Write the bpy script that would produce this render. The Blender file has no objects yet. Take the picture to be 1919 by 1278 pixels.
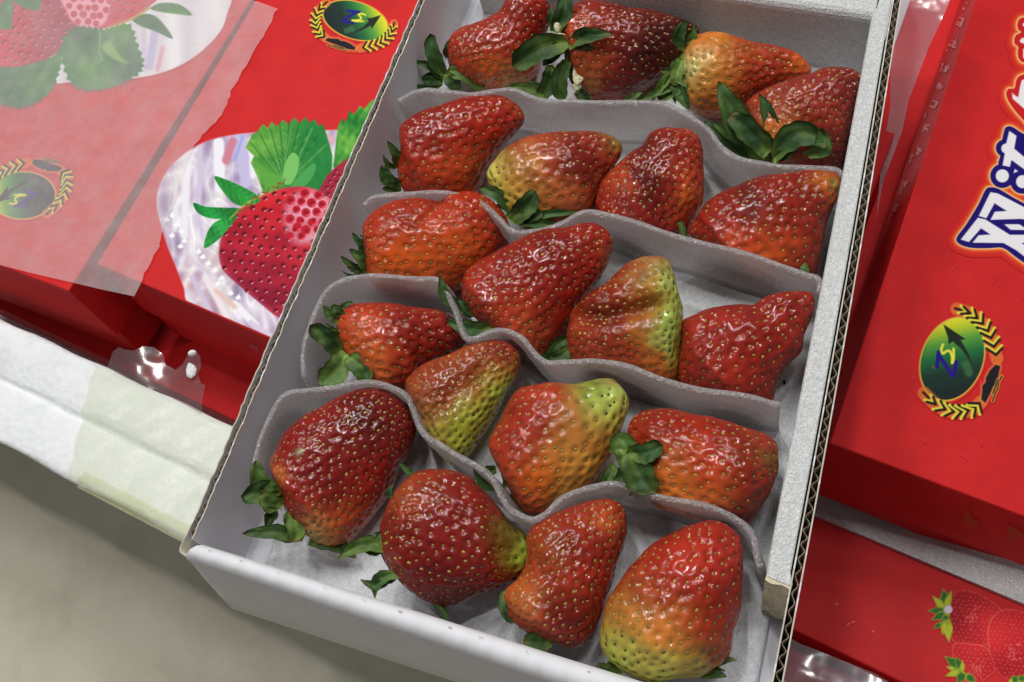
import bpy, bmesh, math, random
import numpy as np
from mathutils import Vector, Matrix

random.seed(7)
rng = np.random.default_rng(7)
SC = bpy.context.scene
COL = SC.collection

# ------------------------------------------------------------------ camera
W0, H0, F = 1919.0, 1278.0, 1970.0          # photograph size and focal length in its pixels
def _n(v): return v / np.linalg.norm(v)
_up = _n(np.array([-420.0, 1051.0, 1970.0]))              # world up seen in camera axes
_yy = np.array([1345.0, 4225.0, -1970.0]); _yy = _n(_yy - _up * (_yy @ _up))   # long side of the carton
_xx = np.cross(_yy, _up)
ROT = np.stack([_xx, _yy, _up])                            # camera axes -> world axes
RIM = 0.045
CAM = np.array([0, 0, RIM]) - ROT @ np.array([0, 0, -1.0]) * 0.40
cd = bpy.data.cameras.new("camera"); cam = bpy.data.objects.new("camera", cd); COL.objects.link(cam)
cd.sensor_width = 36.0; cd.lens = 36.0 * F / W0; cd.clip_start = 0.01; cd.clip_end = 50
mw = Matrix.Identity(4)
for i in range(3):
    for j in range(3): mw[i][j] = ROT[i][j]
    mw[i][3] = CAM[i]
cam.matrix_world = mw
SC.camera = cam

# ------------------------------------------------------------------ light: indoor ceiling tubes and one added front fill, dim room
wd = bpy.data.worlds.new("World"); SC.world = wd; wd.use_nodes = True
bg = wd.node_tree.nodes["Background"]; bg.inputs[0].default_value = (0.93, 0.96, 1.0, 1); bg.inputs[1].default_value = 0.065
def lamp(name, loc, target, sx, sy, power, col, rz=0):
    ld = bpy.data.lights.new(name, 'AREA'); ld.shape = 'RECTANGLE'; ld.size = sx; ld.size_y = sy
    ld.energy = power; ld.color = col
    o = bpy.data.objects.new(name, ld); COL.objects.link(o)
    o.location = loc
    d = Vector(target) - Vector(loc)
    o.rotation_euler = d.to_track_quat('-Z', 'Y').to_euler()
    return o
for x_, y_, e_ in ((-0.80, 0.25, 5.6), (-0.75, 0.95, 5.4), (-0.20, 0.30, 5.4), (-0.20, 0.95, 6.4), (0.40, 0.30, 4.4), (0.40, 0.95, 4.2), (-0.95, -0.70, 5.0)):  # last entry is a fill added at front left against the floor shadow
    lamp("tube_or_fill_lamp", (x_, y_, 1.65), (x_ * 0.3, y_ * 0.3, 0), 0.03, 0.5, e_, (1.0, 0.985, 0.955))
vs = SC.view_settings
vs.view_transform = 'Standard'; vs.look = 'None'; vs.exposure = 0.0; vs.gamma = 1.0
SC.cycles.use_denoising = True
SC.cycles.max_bounces = 10; SC.cycles.transparent_max_bounces = 12
SC.cycles.caustics_reflective = False; SC.cycles.caustics_refractive = False

# ------------------------------------------------------------------ pixel <-> world
def ray(px, py):
    return ROT @ np.array([(px - W0 / 2) / F, -(py - H0 / 2) / F, -1.0])
def U(px, py, z):
    d = ray(px, py); t = (z - CAM[2]) / d[2]
    return CAM + d * t
def UP(px, py, p0, nrm):
    d = ray(px, py); t = ((p0 - CAM) @ nrm) / (d @ nrm)
    return CAM + d * t
def proj(P):
    c = (np.asarray(P) - CAM) @ ROT
    return np.stack([W0 / 2 + F * c[..., 0] / -c[..., 2], H0 / 2 - F * c[..., 1] / -c[..., 2]], -1)
def lin(c):
    c = np.asarray(c, float) / 255.0
    return np.where(c <= 0.04045, c / 12.92, ((c + 0.055) / 1.055) ** 2.4)

# ------------------------------------------------------------------ object helpers
def link(name, me, mat=None, parent=None):
    o = bpy.data.objects.new(name, me); COL.objects.link(o)
    if mat is not None: me.materials.append(mat)
    if parent is not None: o.parent = parent
    return o
def mesh(name, verts, faces, mat=None, parent=None, smooth=False):
    me = bpy.data.meshes.new(name)
    if isinstance(verts, np.ndarray): verts = verts.reshape(-1, 3)
    if isinstance(faces, np.ndarray) and len(faces):
        nf, k = faces.shape
        me.vertices.add(len(verts)); me.vertices.foreach_set("co", np.ascontiguousarray(verts, dtype=np.float32).ravel())
        me.loops.add(nf * k); me.loops.foreach_set("vertex_index", faces.astype(np.int32).ravel())
        me.polygons.add(nf); me.polygons.foreach_set("loop_start", np.arange(0, nf * k, k, dtype=np.int32))
        me.update(calc_edges=True)
    else:
        me.from_pydata([tuple(map(float, v)) for v in verts], [], [tuple(map(int, f)) for f in faces]); me.update()
    if smooth:
        me.polygons.foreach_set("use_smooth", np.ones(len(me.polygons), dtype=bool))
    return link(name, me, mat, parent)
def setcol(o, rgb):
    me = o.data
    a = me.color_attributes.new("Col", 'FLOAT_COLOR', 'POINT')
    rgba = np.ones((len(me.vertices), 4), np.float32); rgba[:, :3] = rgb
    a.data.foreach_set("color", rgba.ravel())
def bm_obj(name, bm, mat, parent=None, smooth=False):
    me = bpy.data.meshes.new(name); bmesh.ops.recalc_face_normals(bm, faces=bm.faces); bm.to_mesh(me); bm.free()
    if smooth:
        for p in me.polygons: p.use_smooth = True
    return link(name, me, mat, parent)
def thing(name, label, cat, loc=(0, 0, 0), group=None):
    o = bpy.data.objects.new(name, None); COL.objects.link(o); o.location = tuple(map(float, loc)); o.empty_display_size = 0.01
    tag(o, label, cat, group); return o
def tag(o, label, cat, group=None):
    o['label'] = label; o['category'] = cat
    if group: o['group'] = group
    return o
def keep(child, parent):       # parent without moving (the parent only has a location)
    child.parent = parent; child.location = -Vector(parent.location) + child.location
    return child
def crom(pts, n=8, closed=False):
    pts = [np.asarray(p, float) for p in pts]; m = len(pts); out = []
    rngi = range(m) if closed else range(m - 1)
    for i in rngi:
        if closed: p0, p1, p2, p3 = pts[i - 1], pts[i], pts[(i + 1) % m], pts[(i + 2) % m]
        else:
            p1, p2 = pts[i], pts[i + 1]
            p0 = pts[i - 1] if i > 0 else 2 * p1 - p2
            p3 = pts[i + 2] if i + 2 < m else 2 * p2 - p1
        for k in range(n):
            t = k / n
            out.append(0.5 * (2 * p1 + (p2 - p0) * t + (2 * p0 - 5 * p1 + 4 * p2 - p3) * t * t + (3 * p1 - p0 - 3 * p2 + p3) * t ** 3))
    if not closed: out.append(pts[-1])
    return np.array(out)
def loft(rings, close_ring=True, cap=True):
    """rings: list of equal-length lists of points"""
    n = len(rings[0]); V = np.concatenate([np.asarray(r, float) for r in rings]); Fc = []
    for i in range(len(rings) - 1):
        for j in range(n if close_ring else n - 1):
            k = (j + 1) % n
            Fc.append((i * n + j, i * n + k, (i + 1) * n + k, (i + 1) * n + j))
    if cap and close_ring:
        Fc.append(tuple(range(n))[::-1]); Fc.append(tuple((len(rings) - 1) * n + j for j in range(n)))
    return V, Fc
def prism_obj(name, poly_top, poly_bot, mat, parent=None, bevel=0.0, seg=2):
    bm = bmesh.new()
    t = [bm.verts.new(tuple(p)) for p in poly_top]; b = [bm.verts.new(tuple(p)) for p in poly_bot]
    n = len(t)
    bm.faces.new(t); bm.faces.new(b[::-1])
    for i in range(n): bm.faces.new((t[i], b[i], b[(i + 1) % n], t[(i + 1) % n]))
    bmesh.ops.recalc_face_normals(bm, faces=bm.faces)
    if bevel: bmesh.ops.bevel(bm, geom=list(bm.edges), offset=bevel, segments=seg, affect='EDGES', profile=0.5)
    return bm_obj(name, bm, mat, parent)
def sinnoise(P, s, seed=0):
    r = np.random.default_rng(seed); v = np.zeros(P.shape[:-1])
    for k in range(6):
        d = r.normal(size=3); d = d / np.linalg.norm(d) * s * (0.7 + 0.6 * r.random())
        v += np.sin(P @ d + r.random() * 6.28)
    return v / 2.45

# ------------------------------------------------------------------ materials
class M:
    def __init__(s, name):
        s.m = bpy.data.materials.new(name); s.m.use_nodes = True; s.t = s.m.node_tree; s.n = s.t.nodes; s.l = s.t.links
        s.p = s.n["Principled BSDF"]; s.out = s.n["Material Output"]
    def set(s, **k):
        for a, v in k.items(): s.p.inputs[a.replace('_', ' ')].default_value = v
        return s
    def node(s, t, **k):
        n = s.n.new(t)
        for a, v in k.items(): setattr(n, a, v)
        return n
    def coords(s):
        c = s.node('ShaderNodeNewGeometry'); return c.outputs['Position']
    def noise(s, scale, detail=3, rough=0.55, vec=None):
        n = s.node('ShaderNodeTexNoise'); n.inputs['Scale'].default_value = scale; n.inputs['Detail'].default_value = detail
        n.inputs['Roughness'].default_value = rough
        s.l.new(vec if vec is not None else s.coords(), n.inputs['Vector']); return n.outputs['Fac']
    def vor(s, scale, feature='F1'):
        n = s.node('ShaderNodeTexVoronoi'); n.feature = feature; n.inputs['Scale'].default_value = scale
        s.l.new(s.coords(), n.inputs['Vector']); return n.outputs['Distance']
    def ramp(s, fac, stops):
        n = s.node('ShaderNodeValToRGB'); e = n.color_ramp.elements
        while len(e) < len(stops): e.new(0.5)
        for i, (p, c) in enumerate(stops): e[i].position = p; e[i].color = (*c, 1)
        s.l.new(fac, n.inputs['Fac']); return n.outputs['Color']
    def mix(s, a, b, fac, mode='MIX'):
        n = s.node('ShaderNodeMix', data_type='RGBA', blend_type=mode)
        for sock, v in ((n.inputs[6], a), (n.inputs[7], b), (n.inputs[0], fac)):
            if hasattr(v, 'is_linked') or hasattr(v, 'node'): s.l.new(v, sock)
            elif isinstance(v, (int, float)): sock.default_value = v
            else: sock.default_value = (*v, 1)
        return n.outputs[2]
    def base(s, v): s.l.new(v, s.p.inputs['Base Color']); return s
    def bump(s, h, strength, dist=0.001, prev=None):
        n = s.node('ShaderNodeBump'); n.inputs['Strength'].default_value = strength; n.inputs['Distance'].default_value = dist
        s.l.new(h, n.inputs['Height'])
        if prev is not None: s.l.new(prev, n.inputs['Normal'])
        return n.outputs['Normal']
    def normal(s, v): s.l.new(v, s.p.inputs['Normal']); return s

def mat_card(name, c, rough=0.32, var=0.06, wear=False):
    m = M(name); c = np.array(c)
    m.base(m.ramp(m.noise(60, 4), [(0.3, tuple(c * (1 - var))), (0.7, tuple(np.minimum(c * (1 + var), 1)))]))
    m.set(Roughness=rough, Specular_IOR_Level=0.09)
    if wear:
        bc = m.p.inputs['Base Color'].links[0].from_socket
        sp_ = m.ramp(m.noise(420, 4, 0.75), [(0.66, (0, 0, 0)), (0.74, (1, 1, 1))]); big = m.ramp(m.noise(14, 3), [(0.5, (0, 0, 0)), (0.72, (1, 1, 1))])
        m.base(m.mix(bc, (0.72, 0.22, 0.22), m.mix(sp_, big, 1.0, 'MULTIPLY')))
    h = m.noise(900, 3); m.normal(m.bump(h, 0.25, 0.0002, m.bump(m.noise(30, 2), 0.25, 0.002)))
    return m.m
RED = np.array([0.62, 0.024, 0.026])
m_red = mat_card("red_gloss_card", RED, 0.5, 0.08, True)
m_redside = m_red
m_white = mat_card("white_card", (0.80, 0.80, 0.845), 0.55, 0.03)
m_kraft = mat_card("kraft_paper", (0.30, 0.25, 0.18), 0.8, 0.15)
m_liner = mat_card("liner_edge_paper", (0.62, 0.57, 0.47), 0.8, 0.1)
m_greycard = mat_card("grey_card", (0.42, 0.40, 0.41), 0.7, 0.08)
# printed decal: colour attribute
mm = M("printed_ink"); a = mm.node('ShaderNodeVertexColor', layer_name="Col"); mm.base(a.outputs[0]); mm.set(Roughness=0.42, Specular_IOR_Level=0.09)
mm.normal(mm.bump(mm.noise(900, 3), 0.25, 0.0002)); m_print = mm.m

def mat_foam(name, col, trans=0.35, spark=1.0):
    m = M(name)
    m.set(Roughness=0.38, Specular_IOR_Level=0.45)
    c = np.array(col)
    m.base(m.mix(m.ramp(m.noise(500, 3), [(0.3, tuple(c * 0.88)), (0.7, tuple(np.minimum(c * 1.08, 1)))]), m.ramp(m.noise(1500, 2, 0.75), [(0.34, (0.55, 0.55, 0.55)), (0.52, (0.9, 0.9, 0.9)), (0.64, (1.5, 1.5, 1.5))]), min(0.75 * spark, 1.0), "MULTIPLY"))
    v = m.vor(1100); nb = m.bump(v, 0.8 * spark, 0.0006, m.bump(m.noise(1800, 2), 0.55 * spark, 0.0005))
    m.normal(nb)
    vo = m.node('ShaderNodeTexVoronoi'); vo.inputs['Scale'].default_value = 1500; m.l.new(m.coords(), vo.inputs['Vector'])
    ge = m.node('ShaderNodeNewGeometry')
    v1 = m.node('ShaderNodeVectorMath', operation='SUBTRACT'); m.l.new(vo.outputs['Color'], v1.inputs[0]); v1.inputs[1].default_value = (0.5, 0.5, 0.5)
    v2 = m.node('ShaderNodeVectorMath', operation='SCALE'); m.l.new(v1.outputs[0], v2.inputs[0]); v2.inputs['Scale'].default_value = 1.3
    v3 = m.node('ShaderNodeVectorMath', operation='ADD'); m.l.new(v2.outputs[0], v3.inputs[0]); m.l.new(ge.outputs['Normal'], v3.inputs[1])
    v4 = m.node('ShaderNodeVectorMath', operation='NORMALIZE'); m.l.new(v3.outputs[0], v4.inputs[0])
    gl = m.node('ShaderNodeBsdfGlossy'); gl.inputs['Roughness'].default_value = 0.22; m.l.new(v4.outputs[0], gl.inputs['Normal'])
    mg = m.node('ShaderNodeMixShader'); mg.inputs[0].default_value = (0.09 if trans else 0.036) * spark
    m.l.new(m.p.outputs[0], mg.inputs[1]); m.l.new(gl.outputs[0], mg.inputs[2]); m.l.new(mg.outputs[0], m.out.inputs[0])
    if trans:
        t = m.node('ShaderNodeBsdfTranslucent'); t.inputs[0].default_value = (*np.minimum(c * 1.15, 1), 1)
        mx = m.node('ShaderNodeMixShader'); mx.inputs[0].default_value = trans
        m.l.new(mg.outputs[0], mx.inputs[1]); m.l.new(t.outputs[0], mx.inputs[2])
        tp = m.node('ShaderNodeBsdfTransparent'); my = m.node('ShaderNodeMixShader'); my.inputs[0].default_value = 0.27
        m.l.new(mx.outputs[0], my.inputs[1]); m.l.new(tp.outputs[0], my.inputs[2]); m.l.new(my.outputs[0], m.out.inputs[0])
    return m.m
m_sheet = mat_foam("thin_foam_sheet", (0.68, 0.655, 0.66), 0.46, 1.3)
m_slab = mat_foam("foam_slab", (0.60, 0.61, 0.61), 0.0, 0.55)
m_pad = mat_foam("foam_pad", (0.70, 0.73, 0.76), 0.0, 0.3)
m = M("yellowed_foam"); m.set(Roughness=0.8)
m.base(m.ramp(m.noise(300, 4), [(0.3, (0.58, 0.53, 0.35)), (0.7, (0.74, 0.69, 0.48))])); m.normal(m.bump(m.noise(500, 3), 0.6, 0.001)); m_yfoam = m.m
# polystyrene crate
m = M("polystyrene"); m.set(Roughness=0.62, Specular_IOR_Level=0.35)
st = m.ramp(m.noise(45, 5, 0.65), [(0.30, (0.72, 0.74, 0.75)), (0.47, (0.84, 0.86, 0.89)), (0.7, (0.88, 0.90, 0.93))])
m.base(st); m.normal(m.bump(m.vor(260), 0.35, 0.0012, m.bump(m.noise(70, 5), 0.16, 0.003))); m_eps = m.m
# floor
m = M("beige_floor"); m.set(Roughness=0.55)
f1 = m.ramp(m.noise(9, 5, 0.6), [(0.32, (0.44, 0.405, 0.315)), (0.5, (0.49, 0.455, 0.36)), (0.68, (0.54, 0.505, 0.41))])
f2 = m.ramp(m.noise(28, 6, 0.7), [(0.34, (0.72, 0.71, 0.68)), (0.5, (1, 1, 1))])
m.base(m.mix(f1, f2, 0.35, 'MULTIPLY')); m.normal(m.bump(m.noise(300, 4), 0.2, 0.001)); m_floor = m.m
# tissue
def mat_veil(name, col, alpha, rough=0.6, gloss=0.0, bumps=0.4, scale=200):
    m = M(name); m.set(Roughness=rough); 
    m.p.inputs['Base Color'].default_value = (*col, 1)
    m.normal(m.bump(m.noise(scale, 5, 0.7), bumps, 0.001))
    tr = m.node('ShaderNodeBsdfTransparent'); mx = m.node('ShaderNodeMixShader')
    n = m.noise(70, 5, 0.65); r = m.node('ShaderNodeMapRange'); r.inputs[1].default_value = 0.3; r.inputs[2].default_value = 0.7
    r.inputs[3].default_value = alpha * 0.82; r.inputs[4].default_value = min(alpha * 1.18, 1)
    m.l.new(n, r.inputs[0]); m.l.new(r.outputs[0], mx.inputs[0])
    m.l.new(tr.outputs[0], mx.inputs[1]); m.l.new(m.p.outputs[0], mx.inputs[2]); m.l.new(mx.outputs[0], m.out.inputs[0])
    return m.m
m_tissue = mat_veil("translucent_tissue", (0.88, 0.78, 0.80), 0.28)
def mat_film(name, col, haze, gl):
    m = M(name)
    m.p.inputs['Base Color'].default_value = (*col, 1); m.set(Roughness=0.12, Specular_IOR_Level=0.7)
    nb = m.bump(m.noise(45, 2, 0.4), 0.7, 0.004); m.normal(nb)
    tr = m.node('ShaderNodeBsdfTransparent'); tr.inputs[0].default_value = (0.93, 0.92, 0.93, 1)
    gs = m.node('ShaderNodeBsdfGlossy'); gs.inputs['Roughness'].default_value = 0.16; m.l.new(nb, gs.inputs['Normal'])
    m1 = m.node('ShaderNodeMixShader'); m1.inputs[0].default_value = haze
    m2 = m.node('ShaderNodeMixShader'); m2.inputs[0].default_value = gl
    m.l.new(tr.outputs[0], m1.inputs[1]); m.l.new(m.p.outputs[0], m1.inputs[2])
    m.l.new(m1.outputs[0], m2.inputs[1]); m.l.new(gs.outputs[0], m2.inputs[2]); m.l.new(m2.outputs[0], m.out.inputs[0])
    return m.m
m_film = mat_film("clear_plastic_film", (0.50, 0.45, 0.46), 0.12, 0.14)
m_bag = mat_film("hazy_plastic_bag", (0.50, 0.43, 0.48), 0.42, 0.10)
m_tape = mat_veil("clear_tape", (0.80, 0.86, 0.64), 0.34, 0.22, 0.1, 0.35, 90)
m_tapeedge = mat_veil("yellow_tape_edge", (0.72, 0.76, 0.44), 0.34, 0.2, 0.1, 0.6, 120)

# strawberry flesh, seeds, leaves
m = M("strawberry_flesh"); a = m.node('ShaderNodeVertexColor', layer_name="Col")
m.base(m.mix(a.outputs[0], m.ramp(m.noise(420, 3), [(0.3, (0.82, 0.80, 0.80)), (0.7, (1.1, 1.08, 1.05))]), 0.6, 'MULTIPLY'))
m.set(Roughness=0.45, Specular_IOR_Level=0.10, Subsurface_Weight=0.10, Subsurface_Scale=0.003)
m.p.inputs['Subsurface Radius'].default_value = (1.0, 0.25, 0.12)
m.p.inputs['Coat Weight'].default_value = 0.75; m.p.inputs['Coat Roughness'].default_value = 0.035
m.normal(m.bump(m.noise(900, 3), 0.12, 0.0004)); m.l.new(m.bump(m.noise(1100, 3, 0.7), 0.06, 0.0005), m.p.inputs['Coat Normal'])
cw = m.node('ShaderNodeMapRange'); cw.inputs[1].default_value = 0.35; cw.inputs[2].default_value = 0.65; cw.inputs[3].default_value = 0.45; cw.inputs[4].default_value = 1.0
m.l.new(m.noise(130, 3), cw.inputs[0]); m.l.new(cw.outputs[0], m.p.inputs['Coat Weight']); m_flesh = m.m
m = M("strawberry_seed"); a = m.node('ShaderNodeVertexColor', layer_name="Col"); m.base(a.outputs[0]); m.set(Roughness=0.4); m_seed = m.m
m = M("sepal_leaf"); a = m.node('ShaderNodeVertexColor', layer_name="Col")
m.base(m.mix(a.outputs[0], m.ramp(m.noise(260, 4, 0.65), [(0.3, (0.6, 0.62, 0.55)), (0.7, (1.25, 1.25, 1.15))]), 0.8, 'MULTIPLY'))
m.set(Roughness=0.55, Specular_IOR_Level=0.3); m.normal(m.bump(m.noise(500, 4), 0.6, 0.0006)); m_leaf = m.m
m = M("dried_petal"); m.base(m.ramp(m.noise(900, 4), [(0.35, (0.22, 0.20, 0.09)), (0.5, (0.62, 0.58, 0.36)), (0.7, (0.72, 0.70, 0.5))])); m.set(Roughness=0.8); m_petal = m.m

# ------------------------------------------------------------------ print painter (all in photograph pixels)
def sd_poly(P, poly):
    poly = np.asarray(poly, float); n = len(poly)
    d = np.full(len(P), 1e18); s = np.ones(len(P))
    for i in range(n):
        a = poly[i]; b = poly[i - 1]
        e = b - a; w = P - a
        t = np.clip((w @ e) / max(e @ e, 1e-12), 0, 1)
        q = w - t[:, None] * e; d = np.minimum(d, (q * q).sum(1))
        c1 = P[:, 1] >= a[1]; c2 = P[:, 1] < b[1]; c3 = e[0] * w[:, 1] > e[1] * w[:, 0]
        flip = (c1 & c2 & c3) | (~c1 & ~c2 & ~c3)
        s = np.where(flip, -s, s)
    return s * np.sqrt(d)
def sd_line(P, pts):
    d = np.full(len(P), 1e18)
    for a, b in zip(pts[:-1], pts[1:]):
        a = np.asarray(a, float); e = np.asarray(b, float) - a; w = P - a
        t = np.clip((w @ e) / max(e @ e, 1e-12), 0, 1); q = w - t[:, None] * e
        d = np.minimum(d, (q * q).sum(1))
    return np.sqrt(d)
class Paint:
    def __init__(s, P, bgc):
        s.P = P; s.c = np.tile(np.asarray(bgc, float), (len(P), 1)); s.a = np.zeros(len(P))
    def near(s, pts, pad):
        q = np.asarray(pts, float).reshape(-1, 2); lo = q.min(0) - pad; hi = q.max(0) + pad
        return np.nonzero((s.P[:, 0] > lo[0]) & (s.P[:, 0] < hi[0]) & (s.P[:, 1] > lo[1]) & (s.P[:, 1] < hi[1]))[0]
    def put(s, ix, m, col, clip):
        if clip is not None: m = m * clip[ix]
        m = np.clip(m, 0, 1)
        c = col[ix] if isinstance(col, np.ndarray) and col.ndim == 2 else np.asarray(col, float)[None, :]
        s.c[ix] = s.c[ix] * (1 - m[:, None]) + c * m[:, None]; s.a[ix] = np.maximum(s.a[ix], m)
        full = np.zeros(len(s.P)); full[ix] = m; return full
    def blend(s, mask, col):
        mask = np.clip(mask, 0, 1)
        col = col if isinstance(col, np.ndarray) and col.ndim == 2 else np.asarray(col, float)[None, :]
        s.c = s.c * (1 - mask[:, None]) + col * mask[:, None]; s.a = np.maximum(s.a, mask)
    def poly(s, pts, col, aa=0.8, clip=None):
        ix = s.near(pts, 4)
        return s.put(ix, np.clip(0.5 - sd_poly(s.P[ix], pts) / (2 * aa), 0, 1), col, clip)
    def line(s, pts, w, col, aa=0.8, clip=None):
        ix = s.near(pts, w + 4)
        return s.put(ix, np.clip(0.5 - (sd_line(s.P[ix], pts) - w / 2) / (2 * aa), 0, 1), col, clip)
    def disc(s, c, r, col, aa=0.8, clip=None):
        ix = s.near([c], r + 4)
        d = np.hypot(s.P[ix, 0] - c[0], s.P[ix, 1] - c[1]) - r
        return s.put(ix, np.clip(0.5 - d / (2 * aa), 0, 1), col, clip)
    def glow(s, d, w, c0, c1=None, k=1.0):
        s.blend(np.clip(1 - np.maximum(d, 0) / w, 0, 1) ** 1.5 * k, c0)
INKGAIN = 1.02
def decal(name, p0, ex, ey, lx, ly, cell, paintfn, parent, nrm, off=0.00025, bgcol=None):
    nx, ny = max(2, int(lx / cell)), max(2, int(ly / cell))
    gx, gy = np.meshgrid(np.linspace(0, lx, nx + 1), np.linspace(0, ly, ny + 1))
    V = p0 + gx[..., None] * ex + gy[..., None] * ey + nrm * off
    V = V.reshape(-1, 3); px = proj(V)
    inside = (px[:, 0] > -40) & (px[:, 0] < W0 + 40) & (px[:, 1] > -40) & (px[:, 1] < H0 + 40)
    pt = Paint(px, RED_SRGB); paintfn(pt)
    rgb = lin(np.clip(pt.c, 0, 255)) * INKGAIN
    bgm = pt.a < 0.004
    rgb[bgm] = RED
    use = (pt.a > 0.004) & inside
    u = use.reshape(ny + 1, nx + 1); fm = u[:-1, :-1] | u[1:, :-1] | u[:-1, 1:] | u[1:, 1:]
    j, i = np.nonzero(fm); k = j * (nx + 1) + i
    faces = np.stack([k, k + 1, k + nx + 2, k + nx + 1], 1)
    if len(faces) == 0: return None
    ids, inv = np.unique(faces, return_inverse=True)
    V = V[ids]; rgb = np.minimum(rgb[ids], 0.95); faces = inv.reshape(faces.shape)
    o = mesh(name, V, faces, m_print)
    setcol(o, rgb)
    if parent is not None: keep(o, parent)
    return o
RED_SRGB = np.array([207, 40, 42.0])
# ================================================================== SETTING
def sheet(name, pts, mat):
    return mesh(name, [tuple(p) for p in pts], [tuple(range(len(pts)))], mat)
FLZ = -0.136
fl = sheet("floor", [(-3, -3, FLZ), (3, -3, FLZ), (3, 3, FLZ), (-3, 3, FLZ)], m_floor); fl['kind'] = 'structure'

# ================================================================== POLYSTYRENE CRATE
CZ = -0.012
def crate():
    t = thing("foam_crate", "white polystyrene crate whose thick grooved rim runs under the open strawberry carton", "crate", U(200, 800, CZ))
    A = U(0, 595, CZ); B = U(435, 795, CZ); d = _n(B - A); n = np.array([d[1], -d[0], 0.0])   # outward
    if n[1] > 0: n = -n
    O = U(180, 925, CZ); wid = abs((O - A) @ n)
    g = abs((U(150, 783, CZ) - A) @ n)
    prof = [(0.014, -0.128), (0, -0.003), (0.0015, -0.0006), (0.004, 0), (g - 0.0032, 0.0004), (g - 0.0015, -0.0008), (g - 0.0006, -0.0022), (g + 0.0010, -0.0022), (g + 0.0022, -0.0012),
            (g + 0.004, -0.0008), (wid - 0.003, -0.0009), (wid - 0.0008, -0.0018), (wid - 0.0003, -0.004), (wid - 0.028, -0.128)]
    N = 90; L0, L1 = -0.12, 0.46
    rings = []
    for i in range(N + 1):
        s = L0 + (L1 - L0) * i / N; P = A + d * s
        ring = []
        for k, (w, z) in enumerate(prof):
            jit = 0.0003 * math.sin(s * 260 + k * 2.1) + 0.0004 * math.sin(s * 610 + k)
            wob = 0.0006 * math.sin(s * 95 + k) if w > wid - 0.01 else 0.0004 * math.sin(s * 140 + k * .7)
            ring.append(P + n * (w + wob) + np.array([0, 0, z + jit * (0.5 if z > -0.05 else 0)]))
        rings.append(ring)
    V, Fc = loft(rings)
    keep(mesh("rim", V, Fc, m_eps, smooth=True), t)
    # base slab of the crate
    C = A + d * (-0.12); D = A + d * 0.46
    b = np.array([0, 0, 1.0])
    q = [C, D, D - n * 0.6, C - n * 0.6]
    keep(prism_obj("base", [p * [1, 1, 0] + b * -0.118 for p in q], [p * [1, 1, 0] + b * -0.134 for p in q], m_eps), t)
    # tape over the rim
    def tape(name, s0px, s1, w0, w1, zoff, mat, nw=24, ns=40):
        pts = []
        for j in range(nw + 1):
            w = w0 + (w1 - w0) * j / nw
            s0 = s0px(j / nw)
            row = []
            for i in range(ns + 1):
                s = s0 + (s1 - s0) * i / ns
                z = np.interp(w, [p[0] for p in prof[1:-1]], [p[1] for p in prof[1:-1]]) + zoff + 0.0005 * math.sin(s * 260 + 4.1) * .6 + 0.0003 * math.sin(s * 500 + w * 300)
                row.append(A + d * s + n * w + np.array([0, 0, z]))
            pts.append(row)
        V = np.array(pts).reshape(-1, 3); Fc = []
        for j in range(nw):
            for i in range(ns):
                k = j * (ns + 1) + i; Fc.append((k, k + 1, k + ns + 2, k + ns + 1))
        keep(mesh(name, V, np.array(Fc), mat, smooth=True), t)
    sa = (U(172, 690, CZ) - A) @ d; sb = (U(125, 890, CZ) - A) @ d
    tape("clear_tape", lambda f: sa + (sb - sa) * f + 0.0006 * math.sin(f * 25), 0.2, 0.001, wid - 0.001, 0.0012, m_tape)
    tape("tape_edge", lambda f: (U(140, 905, CZ) - A) @ d + 0.001 * math.sin(f * 9), (U(365, 1005, CZ) - A) @ d, wid - 0.0065, wid + 0.0012, 0.0018, m_tapeedge, 6, 30)
    return t
crate()

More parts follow.
